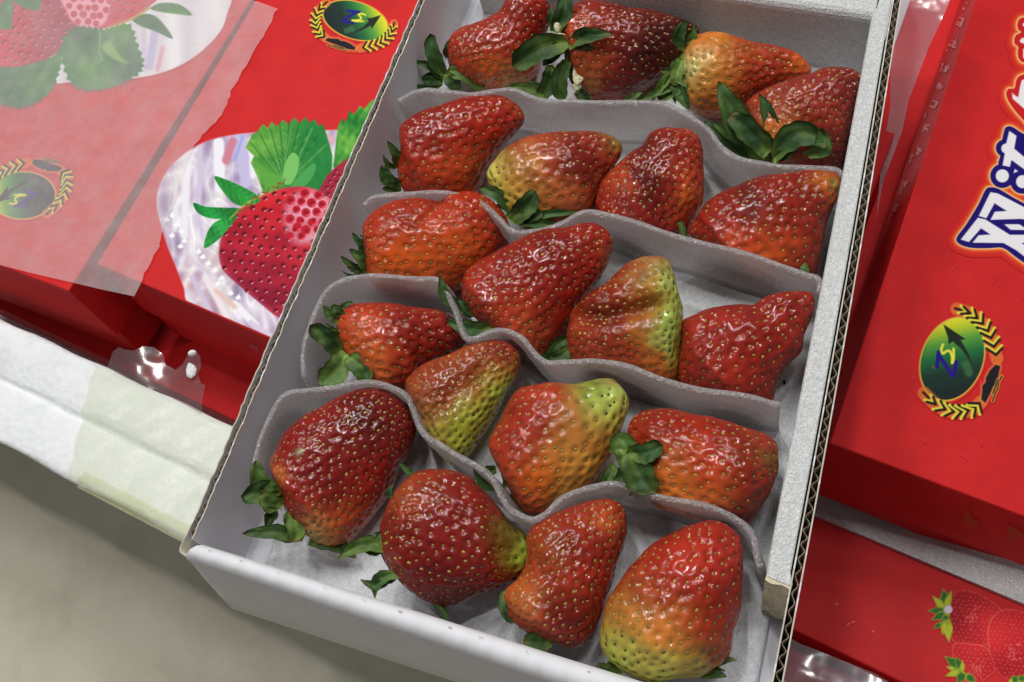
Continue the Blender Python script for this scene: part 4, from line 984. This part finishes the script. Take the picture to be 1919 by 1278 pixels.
B.append(dict(lab="evenly red strawberry at the right end of the third row beside bare foam floor",
  out=[(1279,601),(1296,590),(1324,578),(1358,573),(1386,573),(1414,575),(1437,561),(1465,550),(1499,546),(1522,550),(1525,573),(1516,601),(1504,629),(1499,657),(1471,688),(1457,719),(1447,752),(1414,760),(1358,750),(1302,736),(1273,715),(1270,671),(1275,635)], ax=[(1320,745),(1518,552)], base=(152,34,26),
  bl=[(1330,690,60,(160,44,30),.6),(1390,590,50,(126,28,26),.5),(1440,720,40,(140,36,28),.6),(1500,570,30,(136,36,32),.5)], sp=4.1, zc=.028, sep=[]))
B.append(dict(lab="orange-red strawberry at the left of the fourth row with wilted leaves at its stem",
  out=[(629,625),(634,598),(640,580),(656,573),(685,569),(727,571),(768,575),(810,580),(841,590),(856,608),(867,624),(872,640),(852,657),(815,678),(785,700),(764,728),(727,735),(690,722),(665,695),(640,662)], ax=[(632,632),(870,636)], base=(158,36,24),
  bl=[(670,640,50,(200,74,34),.9),(700,690,50,(204,92,46),.9),(640,610,22,(190,70,40),.5),(800,620,70,(132,28,24),.7),(850,630,30,(110,26,24),.6)], sp=3.8, zc=.027,
  sep=[(640,602,606,572,22,.1,5,7,'p',.0),(634,605,626,570,24,-.1,4,8,'o',.05),(636,664,580,610,38,-.08,7,12,'o',-.25),(636,582,662,566,12,.1,4,4,'p',-.15),(650,662,602,722,50,.05,8,11,'o',.3),(652,668,692,716,42,.1,10,12,'o',-.05),(636,640,612,606,22,0,6,9,'p',.1)]))
B.append(dict(lab="yellow-green half-ripe strawberry squeezed second in the fourth row",
  out=[(762,725),(774,700),(794,684),(831,668),(867,655),(893,643),(925,637),(951,641),(970,658),(975,679),(966,707),(948,735),(936,758),(919,790),(897,822),(877,850),(855,868),(825,852),(800,820),(780,785)], ax=[(785,790),(962,650)], base=(152,62,32),
  bl=[(860,830,50,(186,180,66),1.0),(900,780,40,(184,178,70),1.0),(935,730,36,(164,166,62),1.0),(945,690,24,(184,120,46),.8),(820,720,50,(140,46,30),.7),(940,655,36,(150,44,30),.9),(790,770,40,(156,84,50),.7),(810,820,30,(184,150,64),.8)], sp=3.1, cr=[([(800,780),(850,745),(900,700)],4.5,1.5)], zc=.028,
  sep=[(775,760,755,800,16,0,0,0,'o',-.3)]))
B.append(dict(lab="strawberry with a pale green upper right tip in the middle of the fourth row",
  out=[(918,826),(938,787),(958,751),(977,729),(1025,717),(1067,719),(1100,715),(1132,712),(1158,720),(1172,742),(1174,768),(1164,800),(1148,842),(1129,874),(1106,908),(1076,930),(1044,945),(1019,963),(990,962),(964,935),(945,893),(925,858)], ax=[(945,905),(1164,728)], base=(168,52,30),
  bl=[(1140,745,52,GR,1.0),(1110,725,30,(130,140,50),.8),(1150,790,36,(184,170,76),.9),(1090,860,70,OY,.9),(1010,910,50,OR,.9),(1080,800,40,(196,120,60),.7),(990,790,60,(158,40,28),.8),(940,830,40,(140,30,28),.6),(1060,920,36,(206,130,50),.8)], sp=4.1, zc=.030,
  sep=[(945,915,886,868,20,.2,2,4,'p',0),(985,955,950,930,20,0,2,3,'o',-.25),(930,880,905,885,20,0,0,2,'o',-.3)]))
B.append(dict(lab="rounded red strawberry with a brownish blunt tip at the right of the fourth row",
  out=[(1176,812),(1190,784),(1216,771),(1252,768),(1300,776),(1348,784),(1397,800),(1436,816),(1454,839),(1456,871),(1445,903),(1429,937),(1400,978),(1365,985),(1316,975),(1268,962),(1226,946),(1216,905),(1205,865),(1185,842)], ax=[(1196,872),(1452,868)], base=(158,36,24),
  bl=[(1260,910,60,(212,110,46),.95),(1240,870,30,(204,96,44),.7),(1330,940,50,(206,100,40),.8),(1320,870,40,(186,54,30),.6),(1400,850,50,(128,40,26),.85),(1446,865,26,(118,66,32),.9),(1380,960,50,(110,32,22),.85),(1230,790,40,(140,32,28),.6)], sp=3.7, zc=.029,
  sep=[(1182,845,1226,924,54,-.1,15,16,'o',-.3),(1180,850,1242,834,36,-.1,15,18,'o',-.15),(1176,870,1152,812,44,-.15,9,12,'o',.15),(1150,835,1190,925,28,.15,11,12,'s',.3),(1150,870,1124,916,24,.1,6,7,'o',-.3),(1170,880,1158,920,24,0,7,8,'o',-.35)]))
B.append(dict(lab="dark red seedy strawberry at the left of the front row with spread green sepals",
  out=[(508,870),(522,837),(539,808),(568,782),(603,764),(638,744),(673,730),(708,728),(741,740),(764,760),(777,790),(774,823),(762,849),(746,881),(732,916),(708,954),(682,986),(656,1012),(627,1024),(598,1016),(571,1001),(556,977),(534,951),(524,916),(514,892)], ax=[(545,985),(752,742)], base=(136,26,24),
  bl=[(620,1000,50,(200,104,54),1.0),(585,1000,32,(190,140,80),.9),(680,970,45,(176,62,36),.8),(520,880,22,(190,96,54),.8),(690,790,60,(80,20,20),.75),(620,880,60,(120,22,24),.5),(760,800,30,(132,30,28),.5),(564,850,7,(190,180,150),.7),(570,846,5,(200,190,160),.7)], sp=3.1, zc=.027,
  sep=[(526,918,478,864,34,.25,4,9,'o',.15),(530,944,452,930,46,-.2,4,10,'o',-.1),(532,944,488,922,34,.2,6,10,'o',.15),(514,955,498,988,24,0,2,4,'p',-.35),(568,1006,454,1000,30,-.06,3,5,'p',-.15),(546,958,552,1016,34,.1,8,8,'o',.3),(580,1012,668,1046,34,.12,2,3,'p',-.15),(520,930,500,900,26,0,6,9,'o',.1)]))
B.append(dict(lab="dark red strawberry with a small green nose pointing right in the front row",
  out=[(713,991),(723,960),(738,929),(760,901),(785,887),(829,882),(873,893),(898,916),(929,948),(960,983),(985,999),(996,1026),(992,1054),(982,1073),(957,1088),(926,1104),(898,1113),(863,1129),(829,1132),(795,1123),(763,1101),(738,1076),(721,1051),(712,1016)], ax=[(722,1040),(994,1032)], base=(132,30,24),
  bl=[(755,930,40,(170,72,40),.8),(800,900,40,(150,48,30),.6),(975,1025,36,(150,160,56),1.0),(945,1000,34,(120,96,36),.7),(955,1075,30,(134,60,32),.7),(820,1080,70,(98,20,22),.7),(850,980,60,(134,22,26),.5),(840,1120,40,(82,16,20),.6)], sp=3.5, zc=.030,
  sep=[(730,1028,634,1048,30,-.18,5,8,'p',.15),(732,990,692,1028,24,.1,5,6,'o',.1),(712,1010,700,1042,20,0,3,3,'o',-.3),(732,1084,675,1086,18,.2,4,5,'p',-.2),(746,1076,702,1122,26,-.3,6,4,'p',.0),(812,1125,840,1160,14,.05,3,2,'s',.1),(776,893,748,868,13,0,3,4,'p',.0),(742,935,738,908,12,.4,3,5,'p',.0)]))
B.append(dict(lab="narrow red strawberry standing between two others in the front row",
  out=[(948,1112),(973,1085),(989,1048),(990,1007),(1005,985),(1051,960),(1098,941),(1129,934),(1158,940),(1173,961),(1174,995),(1164,1035),(1148,1079),(1135,1117),(1128,1145),(1115,1180),(1098,1207),(1073,1215),(1042,1205),(1014,1193),(973,1176),(953,1148)], ax=[(985,1160),(1160,940)], base=(148,40,26),
  bl=[(980,1120,46,(184,90,44),.85),(1020,1030,40,(164,70,36),.7),(1140,975,30,(196,82,40),.8),(1075,1170,60,(108,22,22),.75),(1100,1060,50,(140,32,26),.5),(1160,1010,24,(118,44,28),.6)], sp=3.4, zc=.028,
  sep=[(946,1106,960,1170,24,-.1,2,2,'p',-.35),(1034,1200,980,1202,34,.05,3,3,'o',-.2)]))
B.append(dict(lab="big strawberry fading to pale yellow-green shoulder at the front right corner",
  out=[(1125,1195),(1132,1154),(1144,1117),(1172,1079),(1194,1051),(1222,1023),(1259,1001),(1294,985),(1325,977),(1356,982),(1378,998),(1388,1026),(1391,1067),(1388,1110),(1385,1148),(1373,1185),(1366,1222),(1342,1248),(1309,1264),(1262,1271),(1222,1277),(1185,1268),(1153,1248),(1132,1221)], ax=[(1180,1262),(1366,985)], base=(158,36,26),
  bl=[(1170,1220,70,(172,170,76),1.0),(1240,1265,50,(176,170,80),1.0),(1180,1140,50,(190,112,50),.8),(1240,1190,60,(200,108,48),.7),(1310,1250,40,(160,140,62),.8),(1300,1040,60,(178,44,28),.7),(1370,1080,36,(130,30,26),.5),(1350,1210,36,(134,56,34),.7),(1200,1090,36,(170,72,38),.6)], sp=3.7, zc=.031,
  sep=[(1164,1264,1118,1248,28,.1,1,1,'o',-.35),(1330,1258,1382,1238,16,.2,1,2,'p',-.35),(1315,1266,1362,1268,16,.1,1,1,'p',-.35)]))

NS, NA = 132, 216
def slices(b):
    """berry profile from its outline along its axis, on a plane square to the line of sight"""
    o = np.array(b['out'], float); cpx = o.mean(0)
    C = U(cpx[0], cpx[1], b['zc']); v = _n(CAM - C)
    P = np.array([UP(x, y, C, v) for x, y in crom(o, 6, True)])
    s3, t3 = (UP(*b['ax'][k], C, v) for k in (0, 1))
    ax = _n(t3 - s3); sd = np.cross(v, ax)
    q = np.stack([(P - C) @ ax, (P - C) @ sd], 1)
    lo, hi = q[:, 0].min(), q[:, 0].max(); eps = (hi - lo) * 1e-3
    u = np.linspace(0, 1, NS + 1); u = 0.5 * (1 - np.cos(math.pi * (0.02 + 0.96 * u))); u = (u - u[0]) / (u[-1] - u[0])
    t = lo + eps + (hi - lo - 2 * eps) * u
    l = np.full(NS + 1, 1e9); r = np.full(NS + 1, -1e9)
    a = q; bq = np.roll(q, -1, 0)
    for i, tt in enumerate(t):
        m = (a[:, 0] - tt) * (bq[:, 0] - tt) <= 0
        den = bq[m, 0] - a[m, 0]; den = np.where(np.abs(den) < 1e-12, 1e-12, den)
        y = a[m, 1] + (bq[m, 1] - a[m, 1]) * (tt - a[m, 0]) / den
        if len(y): l[i], r[i] = y.min(), y.max()
    w = (r - l) / 2; c = (r + l) / 2
    k = np.hanning(17); k /= k.sum()
    ws = np.convolve(np.pad(w, 8, mode='edge'), k, 'valid')
    d = 0.86 * np.minimum(np.minimum(w, ws * 1.05), 0.0185 + 0 * w)
    return C, v, ax, sd, t, c, w, d, hi - lo

def leaf_mesh(b0, b1, width, bend, n, shape, curl, seed, th=0.00035):
    rs = np.random.default_rng(seed)
    L = b1 - b0; ln = np.linalg.norm(L); al = L / ln; s = np.cross(n, al); s /= np.linalg.norm(s); nn = np.cross(al, s)
    NU, NV = 16, 9
    top = []; u = np.linspace(0, 1, NU + 1); vv = np.linspace(-1, 1, NV)
    if shape == 'p': wd = np.power(np.clip(u + 0.10, 0, 1), 0.55) * np.power(np.clip(1.0 - u, 0, 1), 0.75) * 1.55 + 0.03
    elif shape == 'o': wd = np.power(np.clip(u + 0.10, 0, 1), 0.5) * np.power(np.clip(1.0 - u, 0, 1), 0.38) * 1.28 + 0.02
    else: wd = 0.9 - 0.25 * u
    ph = rs.uniform(0, 6.28)
    cols = []
    for i, uu in enumerate(u):
        ctr = b0 + L * uu + s * (bend * ln * 4 * uu * (1 - uu)) + nn * (curl * ln * math.sin(math.pi * uu))
        row = []
        for q in vv:
            hw = width / 2 * wd[i] * (1 + 0.07 * math.sin(uu * 11 + ph + q) + (0.06 * math.sin(uu * 27 + ph * 2 + (2 if q > 0 else 0)) if abs(q) > .7 else 0))
            cup = 0.17 * width * (abs(q) ** 1.6 - 0.35) * wd[i] + 0.05 * width * math.sin(uu * 7 + ph + 2 * q) + 0.02 * width * math.sin(uu * 19 + ph * 3 - 3 * q) - (0.10 * width * math.exp(-(q / .16) ** 2) * wd[i])
            row.append(ctr + s * hw * q + nn * (cup if shape != 's' else -width * 0.45 * q * q * wd[i]))
            cols.append((uu, q))
        top.append(row)
    top = np.array(top); bot = top - nn * th
    T = top.reshape(-1, 3); V = np.concatenate([T, bot.reshape(-1, 3)]); n0 = len(T); Fc = []
    for i in range(NU):
        for j in range(NV - 1):
            k = i * NV + j; Fc.append((k, k + 1, k + NV + 1, k + NV)); Fc.append((n0 + k + NV, n0 + k + NV + 1, n0 + k + 1, n0 + k))
    def rim(a, bb): Fc.append((a, bb, n0 + bb, n0 + a))
    for i in range(NU): rim((i + 1) * NV, i * NV); rim(i * NV + NV - 1, (i + 1) * NV + NV - 1)
    for j in range(NV - 1): rim(j, j + 1); rim(NU * NV + j + 1, NU * NV + j)
    return V, np.array(Fc), np.array(cols + cols)

def seed_template():
    P = []; 
    for k in range(6):
        a = k / 6 * 2 * math.pi; P.append((math.cos(a) * (1.0 if math.cos(a) > 0 else 0.8), math.sin(a), -0.15))
    for k in range(6):
        a = k / 6 * 2 * math.pi; P.append((math.cos(a) * 0.6, math.sin(a) * 0.6, 0.6))
    P.append((0, 0, 0.8)); Fq = []
    for k in range(6):
        j = (k + 1) % 6; Fq += [(k, j, 6 + j), (k, 6 + j, 6 + k), (6 + k, 6 + j, 12)]
    return np.array(P), np.array(Fq)
SP, SF = seed_template()

def berry(b, idx):
    C, v, ax, sd, t, c, w, d, length = slices(b)
    base_loc = C - Zv * (C[2] - PADZ)
    root = thing("strawberry", b['lab'], "strawberry", base_loc, "strawberries in the open carton")
    al = np.linspace(0, 2 * math.pi, NA, endpoint=False)
    ca, sa = np.cos(al), np.sin(al)
    sq = lambda x: np.sign(x) * np.abs(x) ** 0.94
    Pg = (C + t[:, None, None] * ax + (c[:, None] + w[:, None] * sq(ca)[None])[..., None] * sd + (d[:, None] * sq(sa)[None])[..., None] * v)
    # grid normals
    du = np.gradient(Pg, axis=0); dv = (np.roll(Pg, -1, 1) - np.roll(Pg, 1, 1)) / 2
    N = np.cross(du, dv); ln = np.linalg.norm(N, axis=2, keepdims=True); N = N / np.maximum(ln, 1e-14)
    rad = Pg - (C + t[:, None, None] * ax + c[:, None, None] * sd)
    flip = np.sign((N * rad).sum(2, keepdims=True)); flip[flip == 0] = 1; N = N * flip
    area = ln[..., 0]
    # lumpy form
    lump = sinnoise(Pg, 160, idx * 7 + 1) * 0.00035 + sinnoise(Pg, 420, idx * 7 + 2) * 0.00018
    edge_fade = np.clip(np.minimum(w, d) / 0.004, 0, 1)[:, None]
    Pg = Pg + N * (lump * edge_fade)[..., None]
    px = proj(Pg); front = (N @ v) > -0.1
    cdep = np.zeros(Pg.shape[:2]); cshade = np.zeros(Pg.shape[:2])
    for line, wm, dm in b.get('cr', []):
        dd = sd_line(px.reshape(-1, 2), [np.array(p, float) for p in line]).reshape(px.shape[:2]) / 5000 * 1000
        g = np.exp(-(dd / wm) ** 2) * front; cdep += g * dm / 1000; 
    # seeds by farthest point sampling
    rs = np.random.default_rng(100 + idx)
    flat = Pg.reshape(-1, 3); pr = area.ravel(); ok = np.clip(np.minimum(w, d), 0, None)[:, None].repeat(NA, 1).ravel() > 0.0011
    pr = pr * ok; pr = pr / pr.sum()
    cand = rs.choice(len(flat), 7000, replace=True, p=pr)
    CP = flat[cand]; tot = area.sum()
    sp = b['sp'] / 1000 * 0.93
    chosen = [0]; dist = np.linalg.norm(CP - CP[0], axis=1)
    while len(chosen) < 900:
        k = int(np.argmax(dist))
        if dist[k] < sp * 0.80: break
        chosen.append(k); dist = np.minimum(dist, np.linalg.norm(CP - CP[k], axis=1))
    ch = np.array(chosen); J_ = CP[ch] + rs.normal(size=(len(ch), 3)) * sp * 0.13
    ch = np.array([int(np.argmin(((CP - j) ** 2).sum(1))) for j in J_]); ch = np.unique(ch[rs.random(len(ch)) > 0.04])
    sid = cand[ch]; S = flat[sid]
    # dimples
    d1 = np.full(len(flat), 1e9)
    off = np.array([0.0, 0, 0])
    along = ax
    for i in range(0, len(S), 40):
        e = flat[:, None, :] - S[None, i:i + 40]
        ea = e @ along; q = np.sqrt(np.maximum((e * e).sum(2) - ea * ea * 0.35, 0))   # slightly long pits
        d1 = np.minimum(d1, q.min(1))
    R0 = sp * 0.34
    pit = np.exp(-(d1 / R0) ** 2.4)
    h = (1 - pit * (0.8 + 0.4 * sinnoise(flat, 500, idx + 8) * .5)) * 0.00088 - 0.0004
    h = h.reshape(Pg.shape[:2]) * edge_fade - cdep * edge_fade
    Vx = Pg + N * h[..., None]
    # colours
    pxf = px.reshape(-1, 2); col = np.tile(lin(b['base']), (len(pxf), 1))
    warp = np.stack([sinnoise(flat, 220, idx + 50), sinnoise(flat, 220, idx + 90)], 1) * 8 + np.stack([sinnoise(flat, 700, idx + 51), sinnoise(flat, 700, idx + 91)], 1) * 6
    green = np.zeros(len(pxf))
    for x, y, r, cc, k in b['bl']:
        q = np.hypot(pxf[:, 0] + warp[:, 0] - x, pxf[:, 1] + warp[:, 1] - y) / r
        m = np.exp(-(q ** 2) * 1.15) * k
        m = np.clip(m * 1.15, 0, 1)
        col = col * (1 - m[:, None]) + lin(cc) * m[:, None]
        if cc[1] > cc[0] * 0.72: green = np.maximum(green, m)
    n1 = sinnoise(flat, 900, idx + 3); n2 = sinnoise(flat, 300, idx + 5)
    col = col * (1 + 0.10 * n1 + 0.12 * n2)[:, None] * FLESH_GAIN
    paler = (pit * 0.22)[:, None]; col = col * (1 - paler * 0.8) + np.minimum(col * 1.5 + 0.01, 1) * paler * 0.3
    nv = len(flat)
    V = np.concatenate([Vx.reshape(-1, 3), [C + (t[0] - 0.0002) * ax + c[0] * sd], [C + (t[-1] + 0.0002) * ax + c[-1] * sd]])
    I = np.arange((NS + 1) * NA).reshape(NS + 1, NA); J = np.roll(I, -1, 1)
    Q = np.stack([I[:-1], J[:-1], J[1:], I[1:]], -1).reshape(-1, 4)
    caps0 = np.stack([np.full(NA, nv), J[0], I[0], I[0]], 1); 
    faces = Q
    cols = np.concatenate([col, col[:1], col[-1:]])
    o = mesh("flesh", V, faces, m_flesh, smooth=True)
    bm = bmesh.new(); bm.from_mesh(o.data); bm.verts.ensure_lookup_table()
    for k in range(NA):
        bm.faces.new((bm.verts[nv], bm.verts[int(J[0][k])], bm.verts[int(I[0][k])]))
        bm.faces.new((bm.verts[nv + 1], bm.verts[int(I[-1][k])], bm.verts[int(J[-1][k])]))
    bmesh.ops.recalc_face_normals(bm, faces=bm.faces)
    for f in bm.faces: f.smooth = True
    bm.to_mesh(o.data); bm.free()
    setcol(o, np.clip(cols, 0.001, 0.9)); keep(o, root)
    # seeds
    Nf = N.reshape(-1, 3)[sid]; Ps = Vx.reshape(-1, 3)[sid]
    SV = []; SFc = []; SC_ = []
    for k in range(len(sid)):
        n = Nf[k]; a = ax - n * (ax @ n)
        if np.linalg.norm(a) < 1e-6: continue
        a = _n(a); bb = np.cross(n, a); sc = rs.uniform(.70, 1.20)
        tw = rs.normal() * 0.35; a, bb = a * math.cos(tw) + bb * math.sin(tw), bb * math.cos(tw) - a * math.sin(tw)
        loc = Ps[k] + n * 0.00002
        SV.append(loc + (SP[:, :1] * a * 0.00090 + SP[:, 1:2] * bb * 0.00056 + SP[:, 2:] * n * 0.00038) * sc)
        SFc.append(SF + 13 * (len(SV) - 1))
        g = green[sid[k]]
        cc = lin((172, 142, 66)) * (1 - g) + lin((84, 92, 34)) * g
        if rs.random() < 0.40: cc = cc * (1 - g * .3) * np.array([0.62, 0.72, 0.5])
        SC_.append(np.tile(cc * rs.uniform(.7, 1.25), (13, 1)))
    so = mesh("seeds", np.concatenate(SV), np.concatenate(SFc), m_seed, smooth=True); setcol(so, np.clip(np.concatenate(SC_), 0, 1)); so['kind'] = 'stuff'
    keep(so, root)
    # sepals
    seps = list(b['sep'])
    if len(seps) > 2:
        for (x0, y0, x1, y1, wpx, bend, lb, lt, shape, tone) in b['sep']:
            if shape == 's' or math.hypot(x1 - x0, y1 - y0) < 38: continue
            for sg in (-1, 1):
                if rs.random() < .5: continue
                an = sg * rs.uniform(.30, .55); f_ = rs.uniform(.5, .78); dx, dy = x1 - x0, y1 - y0
                seps.append((x0 + rs.uniform(-3, 3), y0 + rs.uniform(-3, 3), x0 + f_ * (dx * math.cos(an) - dy * math.sin(an)), y0 + f_ * (dx * math.sin(an) + dy * math.cos(an)), wpx * rs.uniform(.35, .6), rs.uniform(-.25, .25), max(lb - 1.5, 0), max(lt - 3, 0), 'p', tone + rs.uniform(-.2, .15)))
    for k, (x0, y0, x1, y1, wpx, bend, lb, lt, shape, tone) in enumerate(seps):
        p0 = UP(x0, y0, C, v); p1 = UP(x1, y1, C, v)
        v0 = _n(CAM - p0); v1 = _n(CAM - p1)
        p0 = p0 + v0 * lb / 1000; p1 = p1 + v1 * lt / 1000
        for p in (p0, p1):
            if p[2] < PADZ + 0.0015:
                vv = _n(CAM - p); p += vv * ((PADZ + 0.0015 - p[2]) / vv[2])
        V, Fc, uv = leaf_mesh(p0, p1, wpx / 5000 * 1.3, bend, v, shape, 0.10 if shape != 's' else 0.05, idx * 37 + k)
        rk = np.random.default_rng(idx * 91 + k)
        hue = rk.uniform(0, 1)
        g0 = lin((58, 84, 38)) * (1 - hue) + lin((44, 76, 42)) * hue
        g0 = g0 * (1 + tone * 1.1); 
        if tone > 0: g0 = g0 * (1 - tone) + lin((116, 134, 58)) * tone
        rib = np.exp(-(uv[:, 1] / 0.10) ** 2) * 0.45 * (1 - uv[:, 0] * .6)
        side = np.abs(np.sin((uv[:, 0] * 9 + np.abs(uv[:, 1]) * 3))) ** 8 * 0.12
        bl_ = np.clip((0.30 - uv[:, :1]) / 0.3, 0, 1) * 0.55 + 0.22 * np.clip(np.sin(uv[:, :1] * 7 + uv[:, 1:] * 3 + k), 0, 1)
        g0 = g0[None] * (1 - bl_) + lin((104, 122, 52)) * bl_
        dry = np.clip((uv[:, :1] - rk.uniform(.8, 1.05)) / .12, 0, 1) * .8
        g0 = g0 * (1 - dry) + lin((96, 78, 44)) * dry
        cl = g0 * (1 + rib + side)[:, None] * (0.9 + 0.2 * (uv[:, :1] < 0.15))
        lo_ = mesh("sepal" if shape != 's' else "stem", V, Fc, m_leaf, smooth=True); setcol(lo_, np.clip(cl * LEAF_GAIN, 0, 1)); keep(lo_, root)
    for k, (x, y, a, bb) in enumerate(b.get('pet', [])):
        P0 = UP(x, y, C, v); P0 = P0 + _n(CAM - P0) * 0.0142
        bm = bmesh.new(); bmesh.ops.create_icosphere(bm, subdivisions=2, radius=1)
        PP = np.array([q.co for q in bm.verts]); nz = 1 + 0.3 * sinnoise(PP, 2.5, k + 4)
        up_ = np.cross(v, sd)
        for q, nk in zip(bm.verts, nz):
            w_ = np.array(q.co) * nk; q.co = Vector(P0 + (sd * 0 + ROT @ np.array([1, 0, 0])) * w_[0] * a / 5000 + (ROT @ np.array([0, 1, 0])) * w_[1] * bb / 5000 + v * w_[2] * 0.0007)
        keep(bm_obj("dried_petal", bm, m_petal), root)
FLESH_GAIN = np.array([1.03, 1.24, 1.05])[None]
LEAF_GAIN = 1.5
for i, b in enumerate(B): berry(b, i)
# fibres and specks on the foam floor
for (x, y, a, lab) in ((1470, 716, 1.9, "tiny black speck on the foam floor at the right of the third row"), (1206, 1210, 0.4, "tiny dark crumb on the foam floor near the front panel")):
    p = U(x, y, PADZ + 0.0005); bm = bmesh.new(); bmesh.ops.create_icosphere(bm, subdivisions=2, radius=1)
    bmesh.ops.scale(bm, vec=(0.0012, 0.0005, 0.0004), verts=bm.verts)
    o = bm_obj("dirt_speck", bm, mat_card("dirt", (0.02, 0.018, 0.015), 0.7)); o.location = tuple(p); o.rotation_euler = (0, 0, a); tag(o, lab, "speck", "dark specks on the foam floor")
